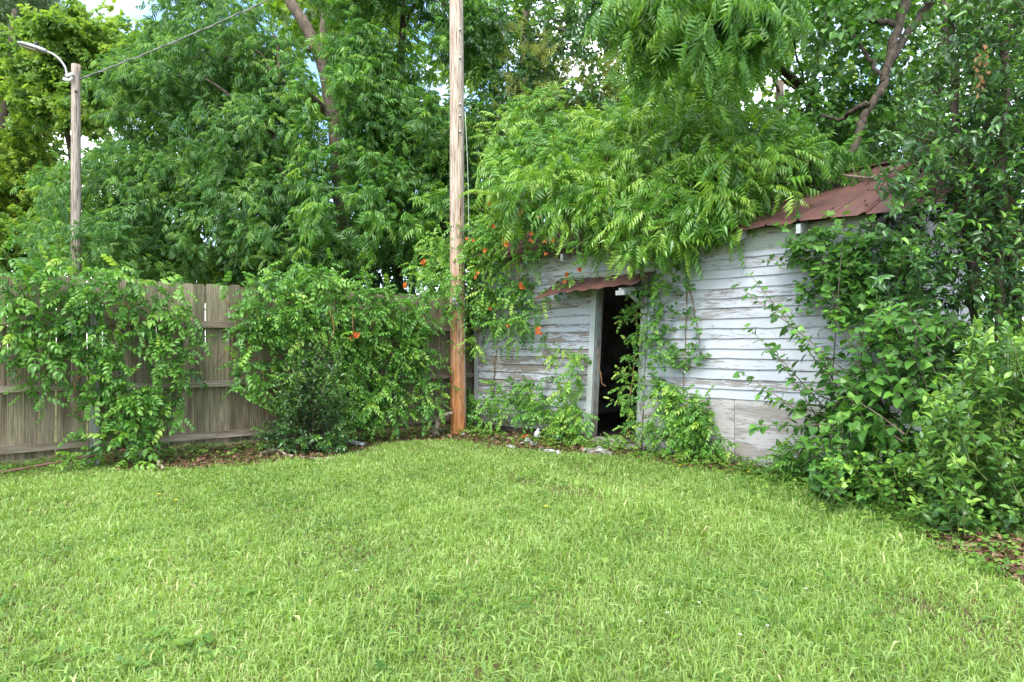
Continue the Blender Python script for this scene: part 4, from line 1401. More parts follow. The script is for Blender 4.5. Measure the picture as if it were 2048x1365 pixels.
# big dark tree left of centre, behind the fence
d = 15.5
b0 = P(640, 690, d); b0[2] = 0
tk = [P(690, 640, d), P(684, 440, d), P(673, 290, d), P(655, 170, d), P(625, 80, d), P(570, -20, d), P(540, -120, d)]
tk2 = [P(652, 160, d), P(648, 60, d), P(655, -60, d)]
tk3 = [P(668, 250, d), P(640, 210, d - 0.3), P(600, 170, d - 0.8), P(560, 165, d - 1.2)]
b0 = np.array((tk[0][0], tk[0][1], 0.0))
poly = [(150, 540), (150, 430), (190, 340), (230, 250), (250, 150), (300, 90), (380, 20), (380, -120), (440, -160), (450, 30), (500, 120), (580, 150), (630, 190), (650, 300), (640, 430), (630, 560)]
lob = poly_lobes(poly, 64, lambda x, y: 14.8 - 0.002 * (y - 300), 0.7, 0.82)
tree('pecan_tree', 'large dark green tree with drooping leaves and leaning grey trunk left of the utility pole', 'tree', b0,
     [([np.array((tk[0][0] + 0.05, d, 0)), *tk], 0.21, 0.1), (tk2, 0.12, 0.07), (tk3, 0.08, 0.04),
      ([P(700, 560, 14.6), P(632, 470, 14.6), P(587, 410, 14.6), P(560, 330, 14.6), P(545, 250, 14.6)], 0.10, 0.05)],
     lob, 2500, 'pecan_far', M['pecan_dark'], M['bark'], TREES, branches=18, K=6, size=0.66, nparts=120, sag=0.25, droop=0.2, tint=(0.05, 0.8), avoid=[([(150, 130), (152, 330), (152, 540)], 13.6), ([(681, 435), (678, 360), (673, 287), (652, 156), (640, 61)], 15.5), ([(652, 150), (615, 78), (575, 5)], 15.5), ([(690, 470), (684, 400)], 15.5)], avoid_w=26)
# middle tree
poly = [(650, 560), (640, 420), (650, 250), (640, 60), (600, -60), (650, -140), (770, -150), (800, -60), (770, 20), (800, 130), (850, 120), (880, -20), (930, -60), (960, 60), (930, 300), (960, 430), (900, 520), (820, 560)]
lob = poly_lobes(poly, 40, lambda x, y: 13.6 - 0.001 * (y - 300), 0.5, 0.70)
tk = [P(800, 640, 14.6), P(790, 400, 14.6), P(800, 150, 14.6), P(815, -60, 14.6)]
tree('pecan_tree', 'mid green tree with long hanging leaf fronds directly left of the utility pole', 'tree', (tk[0][0], 14.6, 0),
     [([np.array((tk[0][0], 14.6, 0)), *tk], 0.13, 0.06)], lob, 1500, 'pecan_far', M['pecan'], M['bark_dark'], TREES, branches=12, K=6, size=0.74, nparts=120, sag=0.3, droop=0.3, tint=(0.1, 0.85), avoid=[([(681, 435), (678, 360), (673, 287), (652, 156), (640, 61)], 15.5), ([(652, 150), (615, 78), (575, 5)], 15.5), ([(690, 470), (684, 400)], 15.5)], avoid_w=26)
# dark understory below the middle tree
poly = [(470, 580), (480, 440), (600, 470), (690, 440), (760, 430), (900, 430), (960, 400), (960, 560), (860, 600), (640, 600)]
lob = poly_lobes(poly, 22, 14.8, 0.4, 0.6)
tree('understory_tree', 'low dark leafy tree filling the space behind the vine covered fence', 'tree', (P(750, 600, 15)[0], 15, 0),
     [([np.array((P(750, 600, 15)[0], 15, 0)), P(745, 560, 15), P(740, 480, 15)], 0.07, 0.04)], lob, 800, 'ovate_far', M['ligustrum'], M['bark_dark'], TREES, branches=8, K=14, L=0.5, size=1.9, sag=0.2, droop=0.35, tint=(0.1, 0.6))
# glossy tree with pale panicles behind the shed
poly = [(930, 470), (930, 250), (950, 60), (940, -120), (1300, -140), (1330, 60), (1300, 220), (1200, 330), (1050, 420)]
lob = poly_lobes(poly, 36, 13.8, 0.5, 0.72)
gl = tree('flowering_privet_tree', 'dark glossy tree with pale yellow green flower sprays behind the shed', 'tree', (P(1040, 600, 14.6)[0], 14.6, 0),
     [([np.array((P(1040, 600, 14.6)[0], 14.6, 0)), P(1045, 420, 14.6), P(1042, 180, 14.6), P(1060, -40, 14.6)], 0.12, 0.06)], lob, 1500, 'ovate_far', M['ligustrum'], M['bark'], TREES, branches=12, K=16, L=0.55, size=1.7, nparts=0, sag=0.25, droop=0.3, tint=(0.2, 0.8))
lob2 = poly_lobes([(1040, 100), (1120, 40), (1300, 130), (1260, 260), (1130, 290), (1060, 430), (1000, 420), (1050, 300)], 14, 13.2, 0.2, 0.5)
p, u = lobe_points(lob2, 360, 0.1, 0.8)
lv = Leaves(); shoots(lv, p, norm(u + np.array((0, -0.2, 0.9))), 0.15, 2, size=1.5, tint=(0.1, 0.9), droop=-0.4)
hang_leaves(gl, lv, 'panicle', M['panicle'], 40, part='flower_spray', mass='flower_sprays')
# bright pecan over the shed roof
poly = [(1010, 410), (985, 330), (1010, 250), (1060, 190), (1200, 260), (1290, 200), (1330, 100), (1500, 60), (1530, 200), (1540, 280), (1520, 340), (1495, 378), (1450, 415), (1380, 436), (1310, 455), (1220, 448), (1120, 400)]
dep = lambda x, y: 8.95 + (1230 - x) * (0.0035 if x < 1230 else 0.0056) + max(0, 470 - y) * 0.0085
lob = poly_lobes(poly, 62, dep, 0.15, 0.42, flat=0.75)
lob = lob[lob[:, 2] > 2.9]
lob = np.vstack([lob, [(*P(px_, py_, dep(px_, py_)), 0.42, 0.36, 0.28) for px_, py_ in ((1375, 425), (1415, 408), (1445, 385), (1460, 360), (1400, 385), (1170, 428), (1215, 446), (1265, 452), (1310, 450), (1345, 440))]])
tb = WALL.w(2.6, -5.9, 0)
tkk = [tb, tb + (0.1, -0.2, 2.5), tb + (-0.2, -0.6, 4.6), tb + (-0.3, -1.0, 6.5)]
br_ = tree('pecan_tree', 'bright yellow green tree whose leafy boughs hang over the shed roof', 'tree', tb,
     [(tkk, 0.16, 0.07)], lob, 1150, 'pecan', M['pecan_bright'], M['bark'], TREES, branches=14, br=0.03, K=6, L=0.42, size=0.68, nparts=300, sag=0.3, droop=0.1, tint=(0.2, 0.95), tip=0.3, upb=0.25, stems=M['green_stem'], avoid=GNARL + [([(1335, 412), (1385, 370), (1450, 342), (1530, 328), (1582, 322)], 9.4)], avoid_w=20)
limb(br_, [P(1335, 412, 8.8), P(1385, 370, 9.0), P(1450, 342, 9.2), P(1530, 328, 9.4), P(1582, 322, 9.6)], 0.010, 0.022, M['dead'], 'bare_branch', 6)
limb(br_, [P(1582, 322, 9.6), P(1575, 362, 9.5)], 0.02, 0.016, M['dead'], 'bare_branch', 6)
limb(br_, [P(1310, 440, 8.8), P(1345, 400, 8.8), P(1330, 385, 8.8), P(1322, 362, 8.9)], 0.012, 0.006, M['dead'], 'bare_branch', 5)
limb(br_, [P(1370, 325, 9.2), P(1400, 318, 9.2), P(1435, 315, 9.3), P(1450, 330, 9.3)], 0.006, 0.014, M['dead'], 'bare_branch', 5)
# hanging boughs at the top, nearer
poly = [(1285, 20), (1290, -90), (1530, -110), (1540, 20), (1480, 60), (1400, 80), (1330, 60)]
lob = poly_lobes(poly, 18, 8.2, 0.3, 0.42, flat=1.0)
tree('pecan_tree', 'tree whose long willowy fronds hang down from above at the top of the picture', 'tree', WALL.w(4.2, -6.4, 0),
     [([WALL.w(4.2, -6.4, 0), WALL.w(4.2, -6.0, 3.0), WALL.w(4.1, -4.5, 5.4), WALL.w(3.7, -2.0, 6.3), P(1420, -40, 8.4)], 0.14, 0.03)], lob, 380, 'pecan', M['pecan'], M['bark_dark'], TREES, branches=8, br=0.02, K=6, L=0.45, size=0.75, nparts=180, sag=0.6, droop=0.5, tint=(0.2, 0.9))
# gnarled dark tree leaning over the roof
gb = WALL.w(5.6, -3.2, 0)
g1 = [P(1830, -60, 9.6), P(1800, 40, 9.6), P(1772, 140, 9.5), P(1765, 175, 9.4), P(1725, 240, 9.3), P(1705, 300, 9.2), P(1660, 330, 9.1), P(1615, 352, 9.0), P(1602, 368, 8.95)]
gn = empty('gnarled_tree', gb, 0, 'crooked dark barked tree bent down over the right end of the tin roof', 'tree', TREES)
limb(gn, g1, 0.066, 0.032, M['bark_dark'], 'trunk', 9, 8, 0.012)
limb(gn, [gb, gb + (0.1, 0.1, 2.5), P(1900, 0, 10.2), P(1850, -40, 9.8), P(1830, -60, 9.6)], 0.12, 0.06, M['bark_dark'], 'limb', 9, 8, 0.01)
limb(gn, [P(1772, 140, 9.5), P(1800, 90, 9.8), P(1850, 20, 10.1), P(1900, -60, 10.3)], 0.06, 0.05, M['bark_dark'], 'limb', 8, 8, 0.01)
limb(gn, [P(1795, 50, 9.6), P(1740, 40, 9.8), P(1700, 55, 10.0), P(1690, 50, 10.0)], 0.05, 0.02, M['bark_dark'], 'limb', 7, 6, 0.01)
limb(gn, [P(1770, 160, 9.5), P(1740, 120, 9.7), P(1710, 75, 9.9), P(1690, 50, 10)], 0.035, 0.015, M['bark_dark'], 'limb', 6, 6, 0.01)
limb(gn, [P(1735, 205, 9.3), P(1700, 225, 9.5), P(1680, 240, 9.6), P(1640, 230, 9.8)], 0.045, 0.015, M['bark_dark'], 'limb', 6, 6, 0.01)
limb(gn, [P(1602, 368, 8.95), P(1585, 358, 9.0), P(1570, 357, 9.05)], 0.03, 0.015, M['dead'], 'limb', 6, 5)
limb(gn, [P(1790, 338, 8.6), P(1750, 355, 8.7), P(1715, 354, 8.8), P(1680, 350, 8.9)], 0.022, 0.014, M['dead'], 'limb', 6, 5)
limb(gn, [P(1615, 230, 11.2), P(1625, 160, 11.2), P(1640, 90, 11.3), P(1660, -20, 11.4)], 0.05, 0.04, M['bark_dark'], 'limb', 7, 6, 0.01)
lob = poly_lobes([(1540, 40), (1560, -80), (2060, -100), (1960, 130), (1850, 160), (1800, 300), (1700, 330), (1560, 330), (1530, 250), (1620, 200), (1660, 100)], 30, 10.6, 0.6, 0.55)
crown(gn, lob, 620, 'heart', M['heart'], K=8, L=0.6, size=1.25, nparts=60, sag=0.3, droop=0.5, tint=(0.05, 0.6), avoid=GNARL)
lob = poly_lobes([(1480, 300), (1540, 250), (1700, 300), (1720, 330), (1600, 370), (1500, 370)], 9, 9.4, 0.15, 0.26)
lob2 = poly_lobes([(1500, 300), (1560, 200), (1900, 150), (2000, 300), (1850, 330), (1700, 320), (1600, 330)], 26, 10.9, 0.4, 0.5)
crown(gn, lob2, 420, 'ovate_mid', M['heart'], K=10, L=0.6, size=1.5, sag=0.3, droop=0.4, tint=(0.0, 0.5), avoid=GNARL)
crown(gn, lob, 120, 'pecan', M['pecan'], K=5, L=0.4, size=0.8, nparts=40, sag=0.6, droop=0.5, tint=(0.05, 0.6), mass='crown', avoid=GNARL, avoid_w=26)
# maple at far left
poly = [(-40, 330), (-30, 150), (60, 110), (60, 60), (110, 50), (170, 40), (250, 60), (340, 90), (330, 170), (230, 190), (150, 300), (60, 290), (20, 260), (70, 210), (20, 180)]
lob = poly_lobes(poly, 32, 20.5, 0.6, 0.72, flat=0.6)
tb = P(150, 690, 21.5); tb[2] = 0
tree('maple_tree', 'yellow green maple behind the street lamp at the far left', 'tree', tb,
     [([tb, P(155, 500, 21.5), P(140, 300, 21.3), P(110, 190, 21)], 0.16, 0.05)], lob, 900, 'maple', M['maple'], M['bark_dark'], TREES, branches=12, K=5, L=0.6, size=1.25, sag=0.1, droop=0.1, tint=(0.15, 0.95))
# pines behind it
for (poly, tx, dd, lab) in (([(-60, 110), (-60, 60), (60, 70), (150, 60), (150, 250), (60, 260), (-60, 250)], 40, 27, 'dark pine with twisting bare boughs beyond the yellow maple'),
                            ([(-60, 60), (-60, -60), (40, -20), (130, 20), (180, 60), (60, 90)], -40, 31, 'tall thin pine whose needles reach into the blue sky at top left'),
                            ([(-80, 480), (-60, 300), (50, 340), (120, 380), (100, 470)], 0, 24, 'low soft needled pine behind the left end of the fence')):
    lob = poly_lobes(poly, 16, dd, 0.8, 0.9, flat=0.5)
    tb = P(tx, 690, dd + 0.6); tb[2] = 0
    tree('pine_tree', lab, 'pine tree', tb, [([tb, P(tx, 400, dd + 0.6), P(tx + 10, 200, dd + 0.6), P(tx + 30, 20, dd + 0.6)], 0.2, 0.08)], lob, 420, 'needles', M['needles'], M['bark_dark'], TREES, branches=12, br=0.05, K=6, L=0.7, size=1.5, sag=-0.1, droop=-0.1, tint=(0.1, 0.95))
# bushes beyond the left end of the fence
for (poly, dd, lab, mt, tn) in (([(-60, 420), (-40, 270), (40, 260), (110, 290), (130, 400)], 22, 'tall yellow green bush beyond the fence at the left edge', M['woods'], (0.3, 0.95)),
                            ([(-60, 560), (-40, 450), (120, 460), (200, 440), (240, 530), (200, 570)], 19.5, 'low olive green bush just beyond the fence beside the light pole', M['woods'], (0.2, 0.8)),
                            ([(240, 560), (250, 500), (400, 480), (480, 520), (470, 580)], 17.5, 'yellow green sapling behind the fence under the dark tree', M['woods'], (0.3, 0.9))):
    lob = poly_lobes(poly, 14, dd, 0.5, 0.7)
    c_ = lob[:, :3].mean(0)
    tree('bush', lab, 'bush', (c_[0], dd, 0), [([np.array((c_[0], dd, 0)), c_ * (1, 1, 0.5), c_], 0.06, 0.03)], lob, 420, 'maple', mt, M['bark_dark'], 'bushes beyond the fence', branches=6, K=5, L=0.5, size=0.95, sag=0.1, droop=0.2, tint=tn)

# far wood closing the view
lob = []
for i in range(310):
    px = rng.uniform(-350, 2400); dd = rng.uniform(22, 31)
    lim = 40 if px > 330 else 110
    if 740 < px < 900: lim = 70
    if 470 < px < 610: lim = 70
    py = rng.uniform(lim, 640)
    c = P(px, py, dd)
    lob.append((*c, 1.5, 1.3, 1.15))
for i in range(90):
    px = rng.choice([rng.uniform(620, 740), rng.uniform(900, 2400)]); dd = rng.uniform(22, 31)
    c = P(px, rng.uniform(-100, 80), dd)
    lob.append((*c, 1.5, 1.3, 1.15))
lob = np.array(lob)
woods = empty('distant_wood', (0, 27, 0), 0, 'hazy yellow green wood closing the view behind all the trees', 'woods', kind='stuff')
p, u = lobe_points(lob, 4000, 0.25, 0.6)
lv = Leaves(); shoots(lv, p, norm(u * 0.7 + rng.normal(0, 0.4, u.shape)), 0.9, 3, size=1.5, tint=(0.05, 0.85), droop=0.2)
o = hang_leaves(woods, lv, 'far', M['woods'], 0, mass='crowns')
mb = MB()
for i in range(40):
    x_ = rng.uniform(-24, 26); y_ = rng.uniform(22, 30)
    mb.tube([(x_, y_ - 27, 0), (x_ + rng.normal(0, 0.3), y_ - 27, 5), (x_ + rng.normal(0, 0.6), y_ - 27, 10)], [0.16, 0.12, 0.06], 6)
mb.build('trunks', M['bark_dark'], woods, True)['kind'] = 'stuff'


# ------------------------------------------------------------------ vines
def blossom_mesh():
    V = []; T = []
    prof = [(0.0, 0.004), (0.02, 0.008), (0.045, 0.012), (0.06, 0.017)]
    k = 10
    for (y, r_) in prof:
        for j in range(k):
            a = 2 * math.pi * j / k
            V.append((r_ * math.cos(a), y, r_ * math.sin(a)))
    for j in range(k):
        a = 2 * math.pi * j / k
        r_ = 0.038 if j % 2 == 0 else 0.024
        V.append((r_ * math.cos(a), 0.066 if j % 2 == 0 else 0.064, r_ * math.sin(a)))
    for r_ in range(len(prof)):
        for j in range(k):
            a, b = r_ * k + j, r_ * k + (j + 1) % k
            T += [(a, b, b + k), (a, b + k, a + k)]
    return np.array(V), np.array(T)


BV, BT = blossom_mesh()
BLOOM = [mesh_tris('blossom', BV * s, BT, M['flower'], np.where(np.arange(len(BV)) >= 40, 0.15, t)) for s, t in ((1.0, 0.7), (1.15, 0.85), (0.9, 0.55))]


def blooms(root, pts):
    org = np.array(root.matrix_basis.translation)
    for (p, n) in pts:
        for i in range(n):
            o = obj('blossom', BLOOM[random.randrange(3)], root)
            d = norm(np.array((random.gauss(0, 0.7), -1 + random.gauss(0, 0.5), random.gauss(0.15, 0.5))))
            nr = np.array((random.gauss(0, 1), 0.1, 1.0))
            fr = frames(d[None], nr[None])[0] * random.uniform(0.8, 1.05)
            q = p - org + rng.normal(0, 0.028, 3)
            mt = Matrix([[*fr[0], q[0]], [*fr[1], q[1]], [*fr[2], q[2]], [0, 0, 0, 1]])
            o.matrix_basis = mt


def vine(name, label, plane, blobs, off, size=1.0, tset='trumpet', mat=None, nparts=150, K=4, L=0.3, density=1.0, base=None, stems=(), group='trumpet vines', tint=(0.2, 0.75), tip=0.3, flowers=(), cat='vine', sag=0.18, out=0.7, thick=0.3):
    """leafy vine over a standing plane; blobs in photo pixels (px, py, rx, ry)"""
    P0 = []; D0 = []
    for (px, py, rx, ry) in blobs:
        u, h = plane.uh(px, py, off)
        d_ = (plane.w(u, off, h))[1]
        sx = rx / F * d_ / max(0.35, abs(plane.x[0])); sz = ry / F * d_
        n = max(4, int(density * sx * sz * 112))
        a = rng.uniform(0, 6.28, n); r_ = np.sqrt(rng.random(n))
        uu = u + sx * r_ * np.cos(a); hh = h + sz * r_ * np.sin(a)
        of = off * 0.35 + thick * np.sqrt(np.clip(1 - r_ ** 2, 0, 1)) * rng.uniform(0.15, 1.0, n)
        hh = np.maximum(hh, 0.04)
        P0.append(plane.o + plane.x * uu[:, None] - plane.y * of[:, None] + np.array((0, 0, 1.0)) * hh[:, None])
        dd = -plane.y * out + plane.x * rng.normal(0, 0.7, n)[:, None] + np.array((0, 0, 1.0)) * rng.normal(0.1, 0.5, n)[:, None]
        D0.append(dd)
    P0 = np.vstack(P0); D0 = np.vstack(D0)
    b = base if base is not None else (P0[:, 0].mean(), P0[:, 1].mean(), 0)
    root = empty(name, b, 0, label, cat, group)
    lv = Leaves()
    ln = shoots(lv, P0, D0, L * rng.uniform(0.6, 1.4, len(P0)), K, 'alt', sag, droop=0.08, size=size * 1.12, tint=tint, tip=tip, nup=0.8, njit=0.35)
    hang_leaves(root, lv, tset, mat or M['vine'], nparts, front=2)
    stems_part(root, ln, 0.004, 0.0018, M['green_stem'], 'shoots')
    for st in stems:
        pts = [plane.w(*plane_uh(plane, q)) for q in st]
        limb(root, pts, 0.009, 0.004, M['stem'], 'stem', 6, 6, 0.006)
    blooms(root, flowers)
    return root


def plane_uh(plane, q):
    u, h = plane.uh(q[0], q[1], q[2])
    return u, q[2], max(h, 0.0)


fp = lambda pl, px, py, off: pl.w(*plane_uh(pl, (px, py, off)))

vine('trumpet_vine', 'trumpet vine over the left end of the fence, tumbling down round its post', FENCE,
     [(-40, 575, 60, 50), (40, 562, 70, 28), (120, 566, 80, 32), (200, 576, 80, 34), (270, 590, 66, 32), (325, 585, 36, 14), (150, 610, 80, 40), (230, 640, 90, 55), (90, 650, 60, 45), (40, 640, 40, 25), (315, 640, 44, 40),
      (345, 690, 34, 30), (270, 720, 75, 60), (300, 780, 70, 50), (230, 800, 40, 60), (335, 815, 38, 30), (75, 760, 35, 30), (90, 700, 22, 50), (45, 690, 30, 20), (215, 860, 30, 50), (270, 860, 60, 35), (240, 905, 40, 16), (160, 680, 40, 35)],
     0.2, 0.98, nparts=280, density=0.8, base=FENCE.w(u_posts[1] + 0.15, 0.15, 0), thick=0.34,
     stems=[[(215, 930, 0.2), (205, 840, 0.16), (212, 740, 0.2), (195, 660, 0.2), (205, 580, 0.2)], [(260, 920, 0.2), (235, 840, 0.16), (215, 760, 0.2), (222, 640, 0.2)], [(225, 925, 0.25), (222, 800, 0.2), (200, 690, 0.2)],
            [(185, 740, 0.3), (150, 765, 0.3), (150, 800, 0.3), (155, 830, 0.28)], [(248, 600, 0.35), (270, 640, 0.4), (295, 700, 0.4), (312, 725, 0.36), (330, 728, 0.34)], [(85, 650, 0.3), (82, 700, 0.35), (95, 770, 0.35)]])
vine('trumpet_vine', 'widest trumpet vine, a thick green heap burying the fence left of the utility pole', FENCE,
     [(480, 582, 24, 16), (530, 575, 44, 30), (580, 575, 70, 38), (650, 580, 80, 40), (720, 600, 70, 40), (780, 620, 60, 36), (830, 640, 45, 35), (560, 630, 80, 50), (660, 640, 100, 55), (760, 670, 80, 50),
      (530, 690, 50, 50), (620, 710, 80, 55), (720, 730, 80, 55), (800, 740, 50, 50), (510, 770, 35, 55), (680, 790, 80, 50), (770, 800, 70, 42), (720, 830, 80, 22), (845, 790, 22, 50), (490, 640, 25, 40), (850, 610, 40, 22), (835, 700, 22, 40)],
     0.28, 0.92, nparts=280, density=1.05, base=FENCE.w(u_posts[2], 0.2, 0), thick=0.42,
     stems=[[(660, 620, 0.7), (668, 660, 0.75), (655, 690, 0.72), (640, 715, 0.68)], [(705, 610, 0.66), (706, 660, 0.68), (705, 685, 0.66)], [(600, 590, 0.5), (580, 605, 0.55), (560, 615, 0.5)],
            [(450, 600, 0.25), (472, 640, 0.3), (466, 680, 0.3), (440, 720, 0.2), (425, 740, 0.1)], [(525, 740, 0.4), (530, 800, 0.4), (538, 850, 0.35)], [(780, 705, 0.5), (800, 720, 0.5), (825, 755, 0.45)], [(870, 720, 0.3), (868, 760, 0.3), (880, 790, 0.3)]],
     flowers=[(fp(FENCE, 703, 672, 0.72), 4), (fp(FENCE, 810, 575, 0.4), 2)])
vine('trumpet_vine', 'flowering trumpet vine heaped on the left corner of the shed behind the utility pole', WALL,
     [(860, 520, 40, 40), (900, 490, 50, 34), (950, 470, 50, 34), (1000, 460, 60, 34), (1050, 470, 60, 26), (1000, 500, 60, 26), (880, 570, 45, 40), (950, 530, 50, 36), (1100, 440, 40, 28), (1040, 430, 50, 30), (930, 580, 30, 40), (965, 570, 40, 30),
      (950, 630, 26, 45), (940, 690, 18, 36), (960, 660, 16, 40), (890, 620, 24, 34), (1060, 490, 40, 16), (1000, 530, 30, 22)],
     0.3, 0.85, nparts=250, density=1.0, base=WALL.w(-0.1, 0.1, 0), thick=0.4, tint=(0.35, 0.85),
     flowers=[(fp(WALL, px, py, 0.85), n_) for px, py, n_ in ((983, 411, 3), (1043, 428, 4), (984, 450, 1), (1091, 435, 1), (1063, 464, 1), (1015, 490, 5), (977, 500, 1), (1060, 492, 2), (1100, 488, 2), (1101, 500, 1), (938, 487, 2), (848, 527, 3), (952, 556, 2))],
     stems=[[(1055, 508, 0.3), (1030, 528, 0.35), (1008, 540, 0.32), (1002, 560, 0.3)], [(1032, 528, 0.33), (1040, 560, 0.25), (1060, 580, 0.2), (1078, 588, 0.2)], [(955, 700, 0.15), (958, 620, 0.2), (950, 560, 0.25)], [(870, 560, 0.4), (850, 585, 0.45), (830, 595, 0.45)]])
vine('trumpet_vine', 'trumpet vine with orange blossoms trailing over the clapboards left of the door awning', WALL,
     [(1010, 590, 40, 30), (1040, 600, 34, 36), (1060, 640, 34, 26), (1030, 660, 26, 24), (1075, 670, 18, 16), (1000, 640, 22, 28), (1090, 550, 36, 12), (1130, 555, 36, 12), (1050, 560, 30, 16), (985, 610, 26, 30)],
     0.1, 0.85, nparts=110, density=1.0, base=WALL.w(0.9, 0.08, 0), thick=0.2, out=0.5,
     flowers=[(fp(WALL, px, py, 0.34), n_) for px, py, n_ in ((1044, 574, 3), (1075, 667, 5), (1023, 649, 1), (1130, 555, 3), (1155, 545, 2), (970, 612, 1))],
     stems=[[(985, 800, 0.05), (990, 720, 0.06), (1000, 650, 0.08), (1040, 600, 0.12)]])
vine('trumpet_vine', 'low trumpet vine sprawling over the bottom clapboards left of the doorway', WALL,
     [(1000, 800, 26, 20), (1040, 790, 40, 24), (1080, 770, 24, 22), (1050, 815, 46, 18), (1105, 822, 36, 18), (985, 840, 34, 22), (950, 830, 26, 30), (945, 800, 12, 20)],
     0.08, 0.9, nparts=120, L=0.2, density=1.2, base=WALL.w(1.0, 0.1, 0), thick=0.22, tint=(0.2, 0.7))
vine('trumpet_vine', 'bright trumpet vine climbing the left door casing from a bushy foot', WALL,
     [(1140, 705, 24, 12), (1150, 730, 16, 24), (1152, 770, 16, 30), (1152, 810, 24, 34), (1145, 840, 36, 26), (1160, 868, 24, 14), (1125, 840, 24, 16)],
     0.1, 0.8, nparts=130, L=0.18, density=1.7, base=WALL.w(2.15, 0.15, 0), thick=0.25, tint=(0.4, 0.9))
vine('creeper', 'light green creeper hanging in front of the right side of the dark doorway', WALL,
     [(1268, 610, 9, 26), (1258, 640, 12, 14), (1270, 670, 9, 22), (1268, 710, 9, 26), (1264, 750, 10, 26), (1252, 785, 12, 16), (1264, 800, 9, 26), (1248, 815, 10, 9), (1268, 840, 9, 22), (1262, 868, 12, 12), (1215, 872, 22, 6)],
     0.08, 0.56, nparts=100, L=0.15, density=1.0, base=WALL.w(3.0, 0.1, 0), thick=0.16, tint=(0.3, 0.9), group='creepers on the shed',
     stems=[[(1255, 870, 0.15), (1262, 780, 0.15), (1270, 700, 0.12), (1275, 600, 0.1)], [(1195, 700, 0.12), (1200, 740, 0.12), (1205, 768, 0.12), (1212, 772, 0.12)]])
vine('creeper', 'creeper covering the right door casing and the ends of the clapboards beside it', WALL,
     [(1318, 570, 16, 26), (1322, 620, 20, 30), (1312, 660, 18, 26), (1322, 690, 18, 22), (1312, 730, 16, 32), (1316, 770, 16, 22)],
     0.06, 0.85, nparts=110, L=0.2, density=0.9, base=WALL.w(3.35, 0.1, 0), thick=0.16, tint=(0.15, 0.65), group='creepers on the shed')
vine('creeper', 'bushy creeper patch growing up the pale plywood right of the doorway', WALL,
     [(1350, 790, 26, 26), (1385, 800, 36, 30), (1410, 800, 22, 24), (1370, 840, 44, 34), (1400, 850, 40, 34), (1385, 885, 44, 22), (1340, 860, 22, 30), (1440, 890, 16, 22), (1335, 890, 20, 14)],
     0.08, 0.85, nparts=150, L=0.2, density=1.6, base=WALL.w(4.0, 0.12, 0), thick=0.24, tint=(0.2, 0.75), group='creepers on the shed')
vine('creeper', 'thin creeper dangling down the white clapboards from the eave right of the awning', WALL,
     [(1350, 510, 24, 34), (1400, 510, 20, 22), (1355, 560, 18, 26), (1380, 575, 14, 14), (1355, 620, 14, 24), (1362, 665, 16, 18), (1358, 705, 12, 20), (1400, 650, 12, 12), (1405, 685, 16, 12), (1392, 705, 8, 10), (1375, 740, 12, 12)],
     0.04, 0.72, 'ivy', M['heart'], nparts=100, density=1.3, K=5, L=0.2, base=WALL.w(4.05, 0.04, 0), thick=0.1, tint=(0.2, 0.6), group='creepers on the shed',
     stems=[[(1372, 480, 0.05), (1374, 600, 0.03), (1370, 700, 0.04), (1366, 800, 0.05)], [(1365, 500, 0.05), (1385, 600, 0.03), (1400, 690, 0.04)]])
vine('ivy', 'dense pointed leaf ivy cloaking the upper right clapboards under the eave', WALL,
     [(1620, 500, 34, 34), (1660, 490, 44, 40), (1710, 500, 44, 44), (1650, 540, 44, 44), (1700, 560, 50, 50), (1740, 540, 40, 60), (1680, 610, 44, 30), (1730, 620, 36, 40), (1760, 480, 40, 40), (1600, 470, 18, 14)],
     0.12, 0.95, 'ivy', M['heart'], nparts=260, density=2.4, K=7, L=0.28, base=WALL.w(6.0, 0.1, 0), thick=0.3, tint=(0.15, 0.6), group=None, cat='ivy')

# ------------------------------------------------------------------ shrubs
def shrub(name, label, base, starts, ends, tset, mat, K, size, nparts, arr='opp', sag=0.15, tint=(0.2, 0.6), tip=0.5, stemmat=None, cat='shrub', droop=0.1, r0=0.008, side=0.85, tip_small=0.35, group=None):
    root = empty(name, base, 0, label, cat, group)
    lv = Leaves()
    s = np.asarray(starts, float); e = np.asarray(ends, float)
    v = e - s; L = np.linalg.norm(v, axis=1)
    sg = np.broadcast_to(np.asarray(sag, float), (len(s),))
    v2 = v.copy(); v2[:, 2] += sg * L            # aim higher, so that the sagging shoot still ends at e
    ln = shoots(lv, s, norm(v2), np.linalg.norm(v2, axis=1), K, arr, sg, droop=droop, size=size, tint=tint, tip=tip, t0=0.15, side=side, tip_small=tip_small)
    hang_leaves(root, lv, tset, mat, nparts, front=2.5)
    stems_part(root, ln, r0, 0.002, stemmat or M['green_stem'], 'shoots')
    return root


# privet in front of the fence
b = G(620, 900)
n = 150
tp = []
while len(tp) < n:
    px, py = rng.uniform(500, 730), rng.uniform(640, 905)
    w_ = np.interp(py, [640, 720, 800, 905], [40, 90, 115, 100])
    cxx = np.interp(py, [640, 800, 905], [620, 610, 610])
    if abs(px - cxx) > w_: continue
    tp.append(P(px, py, rng.uniform(8.7, 9.6)))
tp = np.array(tp)
st = b + rng.normal(0, 0.12, (n, 3)) * (1.4, 0.8, 0); st[:, 2] = np.clip(tp[:, 2] * rng.uniform(0.1, 0.6, n), 0, 0.8)
st[:, :2] += (tp[:, :2] - st[:, :2]) * 0.35
rt = shrub('privet_bush', 'upright dark privet bush with small leaves standing before the fence vines', b, st, tp, 'ovate', M['privet'], 26, 0.95, 250, stemmat=M['bark_dark'], r0=0.005, sag=0.12, tint=(0.05, 0.55), tip=0.45, group='privet bushes')
p = tp[rng.integers(0, n, 170)] + rng.normal(0, 0.1, (170, 3)); p[:, 2] = np.maximum(p[:, 2], 0.05)
